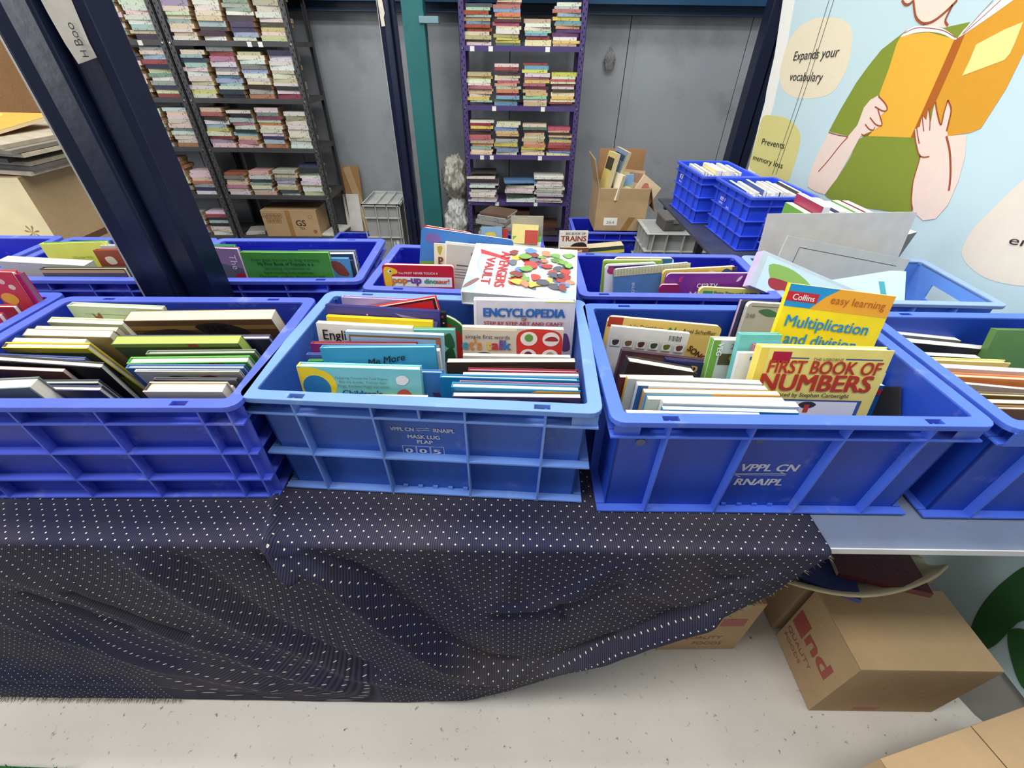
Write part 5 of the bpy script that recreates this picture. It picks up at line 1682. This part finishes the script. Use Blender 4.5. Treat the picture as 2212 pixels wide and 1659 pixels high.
book((0.227,0.755,1.005), (0.458,0.755,0.976), 0.012, 10, 'hard', (82, 54, 66), 'plum and brown picture book with an orange moon shape', (('blob',[(.1,.04),(.4,.03),(.5,.12),(.2,.14)],(110,74,70)),('disc',.84,.06,.08,.05,(170,112,50)),('rect',.55,.03,.78,.2,(56,50,62))), base=0.8005)
book((0.209,0.800,1.036), (0.378,0.800,1.020), 0.01, 9, 'soft', (226, 224, 218), 'white book back cover with a barcode and a row of little pictures', (('rect',.74,.04,.92,.13,(236,236,232)),('rect',0.750,.05,0.760,.12,(40,40,40)),('rect',0.766,.05,0.772,.12,(40,40,40)),('rect',0.782,.05,0.788,.12,(40,40,40)),('rect',0.798,.05,0.808,.12,(40,40,40)),('rect',0.814,.05,0.820,.12,(40,40,40)),('rect',0.830,.05,0.836,.12,(40,40,40)),('rect',0.846,.05,0.856,.12,(40,40,40)),('rect',0.862,.05,0.868,.12,(40,40,40)),('rect',0.878,.05,0.884,.12,(40,40,40)),('rect',0.894,.05,0.904,.12,(40,40,40)),('rect',0.020,.15,0.150,.26,(196,194,188)),('rect',0.025,.155,0.145,.255,(226,224,218)),('blob',[(0.045,.18),(0.125,.17),(0.115,.23),(0.060,.24)],(60,60,60)),('rect',0.185,.15,0.315,.26,(196,194,188)),('rect',0.190,.155,0.310,.255,(226,224,218)),('blob',[(0.210,.18),(0.290,.17),(0.280,.23),(0.225,.24)],(120,90,50)),('rect',0.350,.15,0.480,.26,(196,194,188)),('rect',0.355,.155,0.475,.255,(226,224,218)),('blob',[(0.375,.18),(0.455,.17),(0.445,.23),(0.390,.24)],(90,50,44)),('rect',0.515,.15,0.645,.26,(196,194,188)),('rect',0.520,.155,0.640,.255,(226,224,218)),('blob',[(0.540,.18),(0.620,.17),(0.610,.23),(0.555,.24)],(60,76,60)),('rect',0.680,.15,0.810,.26,(196,194,188)),('rect',0.685,.155,0.805,.255,(226,224,218)),('blob',[(0.705,.18),(0.785,.17),(0.775,.23),(0.720,.24)],(100,110,40)),('rect',0.845,.15,0.975,.26,(196,194,188)),('rect',0.850,.155,0.970,.255,(226,224,218)),('blob',[(0.870,.18),(0.950,.17),(0.940,.23),(0.885,.24)],(110,60,60)),), base=0.8005)
book((0.208,0.835,1.040), (0.461,0.835,1.018), 0.01, 9, 'soft', (232, 200, 112), 'mustard yellow storybook with rounded corner and brown lettering', (('rect',0,0,.13,.09,(176,58,36)),('text','Julia Donaldson',.19,.085,.3,(60,44,36)),('text','Axel Scheffler',.66,.085,.3,(60,44,36)),('blob',[(.52,.1),(.55,.05),(.58,.08),(.6,.04),(.6,.1),(.56,.12)],(70,130,70)),('text','SONG',.75,.24,.2,(90,50,36),{'bold':.03,'rot':-30})), rounded=0.012, base=0.8005)
book((0.394,0.727,1.050), (0.482,0.727,1.049), 0.02, 10, 'hard', (200, 204, 198), 'book with a green spine and a vegetable photograph', (('rect',0,0,.16,1,(110,170,60)),('text','VEG',.11,.06,.3,(240,244,236),{'rot':-90,'bold':.03}),('text','249',.4,.2,.25,(90,94,92)),('rect',.2,.32,1,.6,(80,74,44)),('disc',.55,.42,.12,.1,(170,150,70))), spine=(110, 170, 60), base=0.8005)
book((0.506,0.848,1.071), (0.594,0.848,1.067), 0.012, 10, 'soft', (186, 182, 170), 'grey book back with a green stamp at the back of the plain-panelled crate', (('text','248',.02,.38,.22,(110,116,106)),('blob',[(.3,.2),(.5,.14),(.75,.22),(.9,.3),(.6,.34),(.4,.28)],(70,120,84)),('rect',.1,.08,.8,.1,(110,116,106))), rounded=0.01, base=0.8005)
book((0.498,0.863,1.067), (0.588,0.863,1.062), 0.012, 10, 'hard', (52, 50, 82), 'tall navy book with speckles behind the grey stamped one', (), spine=(200, 170, 190), base=0.8005)
book((0.519,0.762,1.155), (0.729,0.762,1.131), 0.01, 16, 'soft', (250, 222, 26), 'tall yellow and blue maths workbook standing proud with blue title lettering', (('poly',[(0,0),(.47,0),(.36,.08),(.25,.2),(0,.2)],(30,146,206)),('poly',[(.47,0),(1,0),(1,.20),(.25,.20),(.36,.08)],(240,168,44)),('rect',0,.065,.295,.15,(196,38,52)),('text','Collins',.055,.135,.205,(246,240,236),{'bold':.01}),('text','easy learning',.415,.13,.52,(176,78,34),{'bold':-.005}),('text','Multiplication',.07,.375,.80,(34,140,200),{'bold':.015}),('text','and division',.115,.535,.70,(34,140,200),{'bold':.015}),('rect',0,.60,.17,.8,(30,146,206))), base=0.8005)
book((0.447,0.660,1.078), (0.688,0.660,1.074), 0.02, 12, 'hard', (250, 230, 120), 'pale yellow number hardback with big red serif title and a red sticker', (('rect',0,0,.06,1.2,(244,216,84)),('rect',.10,.03,.24,.12,(176,30,56)),('rect',.24,.073,.38,.083,(70,96,140)),('rect',.66,.073,.94,.083,(70,96,140)),('text','THE USBORNE',.41,.095,.23,(60,64,76)),('text','FIRST BOOK OF',.09,.20,.86,(196,62,32),{'bold':.022,'h':.15}),('text','NUMBERS',.065,.345,.86,(196,62,32),{'bold':.03,'h':.195}),('text','Illustrated by Stephen Cartwright',.13,.40,.66,(60,66,60),{'bold':.008}),('rect',.08,.425,.91,.44,(70,96,140)),('rect',.095,.44,.88,1.2,(244,242,232)),('rect',.88,.425,.91,1.2,(70,96,140)),('blob',[(.42,.47),(.46,.445),(.52,.445),(.56,.47),(.52,.5),(.46,.5)],(60,54,50)),('rect',.47,.47,.51,.54,(200,70,40)),('rect',.33,.47,.36,.5,(40,60,60))), spine=(246, 222, 100), base=0.8005)
book((0.634,0.682,0.978), (0.737,0.682,0.978), 0.012, 12, 'soft', (34, 104, 178), 'blue book with red rounded lettering right of the number hardback', (('text','er',.78,.19,.22,(200,50,60),{'bold':.05}),), base=0.8005)
book((0.431,0.710,1.074), (0.510,0.710,1.074), 0.014, 12, 'hard', (110, 196, 190), 'mint green hardback in the middle stack of the plain-panelled crate', (), base=0.8005)
book((0.456,0.696,1.060), (0.517,0.696,1.060), 0.012, 12, 'hard', (70, 140, 200), 'sky blue slim book in the middle stack beside the number hardback', (('rect',0,0,.1,1,(200,60,70)),), spine=(214, 90, 80), base=0.8005)
book((0.426,0.684,1.049), (0.515,0.684,1.049), 0.01, 12, 'soft', (230, 232, 234), 'white book with a blue mark left of the number hardback', (('rect',.25,.08,.6,.16,(60,110,170)),('poly',[(.2,.8),(.5,.5),(.5,.8)],(40,80,150)),('rect',0,1.0,1,1.2,(190,50,40))), base=0.8005)
book((0.679,0.696,0.998), (0.737,0.696,0.998), 0.008, 12, 'soft', (232, 232, 230), 'white book sticking up right of the number hardback', (), base=0.8005)
book((0.836,0.840,1.004), (1.009,0.840,0.987), 0.018, 4, 'soft', (150, 150, 150), 'white-paged book at the back of the rightmost front crate', (), base=0.8005)
book((0.836,0.800,1.007), (1.044,0.800,0.988), 0.025, 4, 'board', (46, 46, 52), 'fat black-covered book in the rightmost front crate', (), pages=(190, 188, 182), base=0.8005)
book((0.828,0.755,1.004), (0.976,0.755,0.997), 0.016, 4, 'soft', (60, 60, 66), 'white-paged black book in front of the fat black one', (), base=0.8005)
book((0.825,0.730,1.008), (1.010,0.730,1.003), 0.014, 4, 'hard', (226, 206, 130), 'pale yellow hardback in the rightmost front crate', (), pages=(240, 226, 170), base=0.8005)
book((0.825,0.700,1.012), (1.093,0.700,0.998), 0.016, 4, 'soft', (236, 206, 186), 'white and peach edged book in the rightmost front crate', (), base=0.8005)
book((0.824,0.675,1.009), (1.068,0.675,0.998), 0.016, 4, 'hard', (216, 130, 66), 'orange book in the middle of the rightmost front crate', (), pages=(240, 200, 170), base=0.8005)
book((0.839,0.655,1.007), (1.058,0.655,0.986), 0.008, 4, 'soft', (196, 176, 168), 'loose pinkish grey booklet in the rightmost front crate', (), base=0.8005)
book((0.835,0.625,1.004), (1.019,0.625,0.998), 0.012, 4, 'hard', (120, 100, 50), 'olive brown hardback toward the front of the rightmost front crate', (), base=0.8005)
book((0.826,0.600,1.006), (0.990,0.600,1.003), 0.012, 4, 'soft', (160, 120, 60), 'tan brown paperback near the front wall of the rightmost crate', (), base=0.8005)
book((0.829,0.575,1.013), (0.958,0.575,1.011), 0.012, 4, 'hard', (140, 104, 54), 'brown book with a star pattern at the front of the rightmost crate', (), base=0.8005)
book((1.018,0.800,1.040), (1.161,0.800,1.038), 0.014, 14, 'hard', (92, 134, 66), 'tall leaf green book tilted at the back of the rightmost front crate', (), base=0.8005)
book((-0.886,1.145,1.061), (-0.749,1.145,1.058), 0.016, 1, 'hard', (150, 120, 156), 'mauve book with an elephant-grey shape and white lettering', (('poly',[(0,.35),(.5,.28),(1,.4),(1,1.2),(0,1.2)],(96,98,110)),('text','The',.8,.12,.3,(236,226,236),{'rot':-90}),('blob',[(.8,.55),(.95,.5),(1.0,.6),(.85,.62)],(180,30,50))), pages=(240, 220, 232), base=0.7985)
book((-0.900,1.160,1.062), (-0.763,1.160,1.061), 0.012, 2, 'hard', (50, 140, 80), 'green book edge right behind the mauve elephant-grey one', (), base=0.7985)
book((-0.740,1.140,1.051), (-0.502,1.140,1.053), 0.014, 1, 'hard', (76, 154, 58), 'grass green tractor book with dark lettering in the back row', (('text','From giant tractors to drag tractors,',.10,.10,.78,(40,84,40)),('text','My First Book of Tractors is a',.16,.15,.64,(24,54,28),{'bold':.012}),('text','fascinating introduction to',.22,.20,.53,(40,84,40)),('text','hard-working farm machines',.2,.25,.57,(40,84,40)),('text','The bright, realistic illustrations and',.13,.30,.76,(40,84,40))), pages=(244, 240, 212), base=0.7985)
book((-0.617,1.200,1.032), (-0.451,1.200,1.035), 0.016, 2, 'hard', (40, 70, 120), 'white-paged navy hardback behind the tractor book', (), pages=(244, 238, 214), base=0.7985)
book((-0.590,1.180,1.032), (-0.451,1.180,1.035), 0.016, 2, 'soft', (48, 64, 110), 'navy paperback right of the tractor book', (), base=0.7985)
book((-0.572,1.150,1.033), (-0.455,1.150,1.033), 0.01, 0, 'hard', (90, 160, 200), 'small sky blue picture book right of the tractor book', (('blob',[(.55,.1),(.8,.1),(.95,.4),(.7,.4)],(140,70,50)),), base=0.7985)
book((-0.542,1.165,1.019), (-0.450,1.165,1.021), 0.01, 0, 'hard', (60, 70, 80), 'dark hardback with a white spine at the right of the tractor crate', (), base=0.7985)
book((-1.362,1.220,1.036), (-1.168,1.220,1.045), 0.016, 2, 'hard', (216, 220, 96), 'yellow-green cloth hardback in the back row left of the navy upright', (('text','Wonder Kid',.38,.235,.3,(150,154,60)),), back=(90, 150, 60), base=0.7985)
book((-1.188,1.190,1.031), (-1.114,1.190,1.033), 0.014, 2, 'hard', (146, 66, 40), 'small rust brown book beside the yellow-green one', (('blob',[(.3,.3),(.6,.25),(.7,.5),(.4,.55)],(226,210,190)),), base=0.7985)
book((-1.180,1.210,1.037), (-1.081,1.210,1.038), 0.014, 2, 'hard', (186, 186, 184), 'grey white book partly behind the navy upright in the back row', (), base=0.7985)
book((-1.278,1.105,1.011), (-1.049,1.105,1.014), 0.014, -1, 'hard', (60, 66, 60), 'wide dark picture book with an orange edge in the back row', (('rect',0,.01,1,.05,(190,150,90)),('rect',0,.05,1,.12,(66,60,66))), pages=(238, 226, 190), base=0.7985)
book((-1.404,1.125,1.023), (-1.172,1.125,1.013), 0.035, -2, 'soft', (182, 178, 170), 'thick white book block with a curled spine at the left of the back row', (), pages=(190, 186, 178), base=0.7985)
book((-0.350,1.100,1.038), (-0.160,1.100,1.037), 0.014, 4, 'board', (200, 34, 44), 'red pop-up book with a yellow long-necked shape and multicoloured title', (('blob',[(.02,.06),(.10,.03),(.2,.07),(.2,.12),(.12,.15),(.11,.3),(.02,.31)],(246,196,40)),('disc',.10,.09,.025,.025,(250,250,250)),('disc',.11,.09,.014,.014,(30,30,30)),('text','You MUST NEVER TOUCH A',.22,.125,.56,(246,240,236),{'bold':.01}),('rect',.12,.165,.97,.31,(248,248,246)),('text','pop',.13,.255,.20,(220,130,40),{'bold':.04}),('text','-up',.34,.255,.19,(120,70,150),{'bold':.04}),('text','dino',.58,.255,.17,(60,150,110),{'bold':.03}),('text','saur!',.75,.255,.18,(220,90,50),{'bold':.03})), rounded=0.008, base=0.7985)
book((-0.254,1.200,1.106), (-0.000,1.200,1.073), 0.014, 12, 'board', (62, 120, 190), 'large blue board book with a grassy foot towering over the back row', (('blob',[(.05,.09),(.1,.05),(.2,.07),(.21,.13),(.12,.15),(.06,.13)],(116,92,160)),('poly',[(0,.36),(.2,.33),(.5,.36),(1,.34),(1,1.2),(0,1.2)],(104,150,60))), rounded=0.012, base=0.7985)
book((-0.252,1.219,1.105), (-0.117,1.219,1.085), 0.012, 12, 'board', (206, 50, 46), 'red board book edge behind the large blue one', (), rounded=0.01, base=0.7985)
book((-0.220,1.178,1.069), (-0.128,1.178,1.065), 0.008, 11, 'board', (226, 216, 186), 'small cream alphabet book in front of the large blue one', (('blob',[(.1,.1),(.25,.08),(.2,.3),(.15,.3)],(170,160,60)),('text','p',.14,.52,.12,(110,60,44),{'bold':.04}),('text','a',.14,.72,.12,(60,60,60),{'bold':.04})), base=0.7985)
book((-0.184,1.155,1.082), (0.005,1.155,1.065), 0.012, 11, 'soft', (240, 236, 224), 'white storybook opened to a grey page with black lettering', (('rect',.02,.03,.98,1.2,(196,188,176)),('text','Paddington',.37,.16,.28,(40,40,40)),('rect',.17,.30,.34,.32,(90,90,90)),('rect',.15,.36,.42,.37,(120,116,110)),('rect',.15,.40,.42,.41,(120,116,110)),('rect',.15,.44,.42,.45,(120,116,110)),('rect',.15,.48,.42,.49,(120,116,110))), base=0.7985)
book((0.115,1.140,1.027), (0.128,1.140,1.026), 0.02, 6, 'soft', (180, 130, 196), 'small lilac and black booklet right of the white boxed book', (('rect',.3,.3,1,.8,(60,40,70)),), base=0.7985)
book((0.297,1.240,1.012), (0.472,1.240,1.013), 0.01, 8, 'board', (240, 238, 232), 'white rounded board book with a colourful top strip at the back', (('rect',.03,.015,.6,.07,(196,90,50)),('rect',.6,.015,.8,.07,(220,190,70)),('rect',.8,.015,.97,.1,(50,110,150))), rounded=0.012, base=0.7985)
book((0.260,1.215,1.013), (0.432,1.215,1.015), 0.012, 8, 'board', (150, 186, 70), 'lime framed board book behind the blue bedtime one', (('rect',.02,.04,.9,.09,(120,150,50)),), rounded=0.006, base=0.7985)
book((0.263,1.196,1.007), (0.410,1.196,1.016), 0.01, 8, 'board', (228, 228, 224), 'white board book with a purple title bar and small red object', (('rect',.06,.03,.95,.16,(80,40,90)),('disc',.12,.12,.08,.07,(170,50,100)),('blob',[(.1,.62),(.3,.55),(.5,.6),(.5,.75),(.1,.75)],(220,90,40)),('disc',.28,.85,.12,.1,(60,130,60))), rounded=0.01, base=0.7985)
book((0.284,1.175,1.002), (0.496,1.175,1.026), 0.012, 8, 'board', (84, 126, 176), 'blue board book with a gingham band and a moon clock shape', (('rect',0,0,1,.10,(226,220,190)),('rect',0,0.008,1,0.016,(190,186,140)),('rect',0,0.028,1,0.036,(190,186,140)),('rect',0,0.048,1,0.056,(190,186,140)),('rect',0,0.068,1,0.076,(190,186,140)),('rect',0,0.088,1,0.096,(190,186,140)),('rect',0.010,0,0.022,.10,(176,176,140)),('rect',0.050,0,0.062,.10,(176,176,140)),('rect',0.090,0,0.102,.10,(176,176,140)),('rect',0.130,0,0.142,.10,(176,176,140)),('rect',0.170,0,0.182,.10,(176,176,140)),('rect',0.210,0,0.222,.10,(176,176,140)),('rect',0.250,0,0.262,.10,(176,176,140)),('rect',0.290,0,0.302,.10,(176,176,140)),('rect',0.330,0,0.342,.10,(176,176,140)),('rect',0.370,0,0.382,.10,(176,176,140)),('rect',0.410,0,0.422,.10,(176,176,140)),('rect',0.450,0,0.462,.10,(176,176,140)),('rect',0.490,0,0.502,.10,(176,176,140)),('rect',0.530,0,0.542,.10,(176,176,140)),('rect',0.570,0,0.582,.10,(176,176,140)),('rect',0.610,0,0.622,.10,(176,176,140)),('rect',0.650,0,0.662,.10,(176,176,140)),('rect',0.690,0,0.702,.10,(176,176,140)),('rect',0.730,0,0.742,.10,(176,176,140)),('rect',0.770,0,0.782,.10,(176,176,140)),('rect',0.810,0,0.822,.10,(176,176,140)),('rect',0.850,0,0.862,.10,(176,176,140)),('rect',0.890,0,0.902,.10,(176,176,140)),('rect',0.930,0,0.942,.10,(176,176,140)),('disc',.82,.52,.2,.18,(214,204,150)),('disc',.82,.55,.15,.13,(226,222,214)),('text','bedtime',.28,.46,.26,(200,214,228),{'rot':90})), rounded=0.01, base=0.7985)
book((0.416,1.150,1.012), (0.617,1.150,1.027), 0.012, 8, 'board', (222, 190, 90), 'yellow board book with cartoonish animal shapes along the top', (('blob',[(.2,.12),(.3,.03),(.4,.1)],(226,130,60)),('blob',[(.55,.12),(.65,.04),(.75,.1)],(240,230,210)),('blob',[(.78,.1),(.85,.02),(.95,.08)],(60,80,120)),('rect',.93,.0,1,.2,(70,50,90))), rounded=0.01, base=0.7985)
book((0.419,1.125,1.014), (0.654,1.125,1.018), 0.012, 8, 'board', (120, 46, 138), 'purple board book with white chalky lettering and confetti', (('text','crazy',.37,.17,.24,(232,222,236)),('text','M',.30,.30,.08,(220,210,230)),('blob',[(.05,.18),(.1,.16),(.1,.24),(.13,.28),(.1,.27),(.08,.22)],(220,200,226)),('poly',[(.15,.05),(.2,.03),(.17,.09),(.2,.09),(.15,.11)],(200,50,110)),('blob',[(.82,.1),(.84,.05),(.88,.03),(.86,.08)],(210,190,220))), rounded=0.012, base=0.7985)
book((0.401,1.108,0.989), (0.456,1.108,0.990), 0.01, 8, 'board', (140, 36, 90), 'small maroon board book peeking left of the purple one', (), rounded=0.01, base=0.7985)
book((0.505,1.090,0.992), (0.670,1.090,0.986), 0.012, 8, 'board', (216, 206, 100), 'yellow-green sound book with navy lettering at the front of the back row', (('rect',.06,.06,.22,.11,(60,150,90)),('text','Potty Time with ELMO',.24,.105,.70,(44,70,120),{'bold':.02}),('text','Read the story and press 7 sound buttons to hear',.15,.155,.70,(70,80,70)),('text','Elmo learn how to use the potty',.2,.2,.55,(70,80,70))), rounded=0.012, base=0.7985)
book((0.734,1.300,1.124), (1.158,1.300,1.135), 0.006, 8, 'hard', (196, 192, 186), 'large blank grey board standing in the sky blue crate', (), pages=(190, 186, 176), base=0.7985)
book((0.766,1.220,1.089), (1.144,1.220,1.025), 0.006, 10, 'hard', (190, 188, 178), 'smaller grey board with a thin black frame line in the sky blue crate', (('rect',.12,.06,.92,.064,(60,60,60)),('rect',.12,.06,.124,.5,(60,60,60)),('rect',.7,.36,.85,.45,(160,158,150))), pages=(206, 200, 180), base=0.7985)

_r = random.Random(21)
VAULT_BITS = []
for _i in range(58):
    _u, _v = _r.uniform(.40, .95), _r.uniform(.10, .66)
    _c = _r.choice([(150, 46, 44), (70, 76, 88), (60, 54, 58), (176, 60, 48), (104, 148, 66), (206, 170, 60), (84, 124, 180), (120, 50, 46), (190, 120, 90), (90, 96, 110)])
    if _u > .76 and _v < .34:
        _c = _r.choice([(104, 148, 66), (120, 160, 76), (80, 120, 54), (60, 56, 66)])
    _n = 6
    VAULT_BITS.append(('blob', [(_u + _r.uniform(.02, .075) * math.cos(2 * PI * k / _n), _v + _r.uniform(.018, .06) * math.sin(2 * PI * k / _n)) for k in range(_n)], _c))
# the big white boxed book lying across the rims of the two middle crates
up = Vector((0.02, .185, .035)).normalized()
xd = Vector((1, .0, .0))
xd = (xd - up * xd.dot(up)).normalized()
n = xd.cross(up)
org = Vector((.010, .865, 1.070))
M = Matrix(((xd.x, -n.x, up.x, org.x), (xd.y, -n.y, up.y, org.y), (xd.z, -n.z, up.z, org.z), (0, 0, 0, 1)))
book_at(M, .252, .20, .034, 'hard', (240, 244, 244), 'big glossy white boxed book lying flat across two crates, with a red sideways title',
        (('poly', [(0, .55), (.1, .60), (.12, .75), (0, .79)], (150, 200, 224)), ('poly', [(.86, .70), (1, .60), (1, .79), (.8, .79)], (160, 210, 232)),
         ('poly', [(.93, 0), (1, 0), (1, .2)], (170, 214, 232)), ('blob', [(.03, .66), (.1, .58), (.13, .6), (.06, .7), (.0, .74)], (120, 80, 76)),
         ('disc', .22, .30, .16, .24, (150, 168, 188)), ('disc', .22, .30, .13, .20, (240, 244, 244)),
         ('text', 'VAULT', .15, .24, .42, (160, 40, 48), {'rot': -90, 'bold': .04, 'h': .12}), ('text', 'AVENGERS', .275, .13, .56, (178, 40, 48), {'rot': -90, 'bold': .04, 'h': .13}),
         ('poly', [(.06, .10), (.36, .22), (.36, .27), (.08, .18)], (178, 40, 48)),
         *VAULT_BITS),
        pages=(236, 240, 240), back=(230, 236, 238), name='boxed_book', cat='boxed book')


# watermelon-shaped board book standing end-on in the numbered crate
def round_board(label, x, y, z0, w, h, t, rz, lean):
    pts, ins = [], []
    r = .075
    for k in range(9):
        a = k * PI / 16
        pts.append((w / 2 - r + r * math.cos(a), 0, h - r + r * math.sin(a)))
    pts += [(-w / 2, 0, h), (-w / 2, 0, 0), (w / 2, 0, 0)]
    for p in pts:
        ins.append((p[0] - (.010 if p[0] > 0 else -.004), 0, p[2] - (.010 if p[2] > .1 else -.001)))
    M = Matrix.Translation((x, y, z0)) @ Matrix.Rotation(rz, 4, 'Z') @ Matrix.Rotation(math.radians(-lean), 4, 'X')
    o = MB().prism(pts, (0, t, 0)).build('board_book', [cover((60, 116, 58))])
    o.matrix_world = M
    tag(o, label, 'board book')
    MB().poly([(p[0], -.0003, p[2]) for p in ins]).build('cover_print', ink((186, 40, 36)), o)
    MB().prism([(p[0] + .0002, t * .3, p[2] + .0002) for p in pts[:9]] + [(pts[8][0] - .002, t * .3, pts[8][2]), (pts[0][0] - .002, t * .3, pts[0][2])], (0, t * .4, 0)).build('pages', paper((226, 210, 180)), o)


round_board('red and green round-cornered board book in the middle of the numbered crate', -.175, .812, .8005, .16, .235, .014, 0, 7)


# books in the side-table crates, seen as rows of white page tops
def row(n, x0, x1, y0, y1, z0, h, w, nm, where, pal, grp, skew=0.0):
    for i in range(n):
        t = (x1 - x0) / n
        x = x0 + (x1 - x0) * (i + .5) / n
        hh = h * RND.uniform(.88, 1.08)
        c = pal[i % len(pal)]
        M = Matrix.Translation((x, y0 + RND.uniform(0, .02), z0)) @ Matrix.Rotation(PI / 2, 4, 'Z') @ Matrix.Rotation(math.radians(7 + skew), 4, 'X')
        M = Matrix.Translation((x - t * .45, (y0 + y1) / 2 + RND.uniform(-.008, .008), z0)) @ Matrix.Rotation(-PI / 2, 4, 'Z')
        book_at(M, w * RND.uniform(.92, 1.0), hh, t * .88, 'soft', c[1], f'{c[0]} paperback, {ORD[i] if i else "first"} from the aisle side, {where}', (), (240, 238, 230), group=grp, cat='upright paperback', name='upright_paperback')


P1_ = [('white', (226, 226, 222)), ('black', (50, 50, 54)), ('cream', (232, 226, 206)), ('navy', (48, 56, 92)), ('pale yellow', (226, 218, 160)), ('grey', (170, 172, 172))]
row(13, .925, 1.145, 2.335, 2.555, .7985, .212, .20, 'b', 'in the farther small blue crate', P1_, 'paperbacks in the farther small blue crate')
row(15, .985, 1.225, 1.98, 2.17, .7985, .212, .21, 'b', 'in the nearer small blue crate', [('navy', (60, 86, 150)), ('white', (228, 228, 226)), ('cream', (230, 224, 204)), ('white-edged', (214, 216, 214)), ('black', (46, 46, 50))], 'paperbacks in the nearer small blue crate')
row(8, 1.06, 1.30, 1.60, 1.80, .7985, .245, .19, 'b', 'in the low blue crate', [('lime green', (120, 180, 70)), ('crimson', (160, 50, 80)), ('white', (228, 228, 226)), ('navy', (44, 60, 110)), ('peach', (226, 196, 170)), ('pale blue', (160, 200, 216))], 'paperbacks in the low blue crate')

# odd things in the sky blue crate
book((.658, 1.125, 1.082), (.93, 1.10, .985), .030, 30, 'board', (184, 196, 204), 'lilac-edged board book with a green and red scene tipped over the sky blue crate',
     (('rect', .06, .03, .97, .7, (190, 214, 220)), ('blob', [(.1, .10), (.35, .06), (.6, .16), (.3, .3)], (130, 170, 80)), ('blob', [(.16, .2), (.36, .18), (.42, .26), (.2, .28)], (150, 40, 50)),
      ('blob', [(.5, .2), (.8, .15), (.9, .4), (.6, .4)], (196, 180, 110))), pages=(206, 190, 222), base=.908, spine=(196, 180, 214), name='board_book', cat='board book')
M = Matrix.Translation((1.00, 1.115, .86)) @ Matrix.Rotation(math.radians(-4), 4, 'Z') @ Matrix.Rotation(math.radians(-38), 4, 'X')
book_at(M, .27, .17, .010, 'soft', (196, 222, 222), 'pale mint folder with a curved teal stripe in the sky blue crate', (('poly', [(.72, .12), (.78, .12), (.84, .4), (.93, .62), (.88, .64), (.78, .4)], (70, 160, 170)),))
M = Matrix.Translation((1.235, 1.40, .80)) @ Matrix.Rotation(math.radians(28), 4, 'Z') @ Matrix.Rotation(math.radians(6), 4, 'X')
book_at(M, .06, .25, .07, 'soft', (92, 90, 84), 'thick white-paged book standing behind the grey boards by the banner', (), (226, 226, 224))
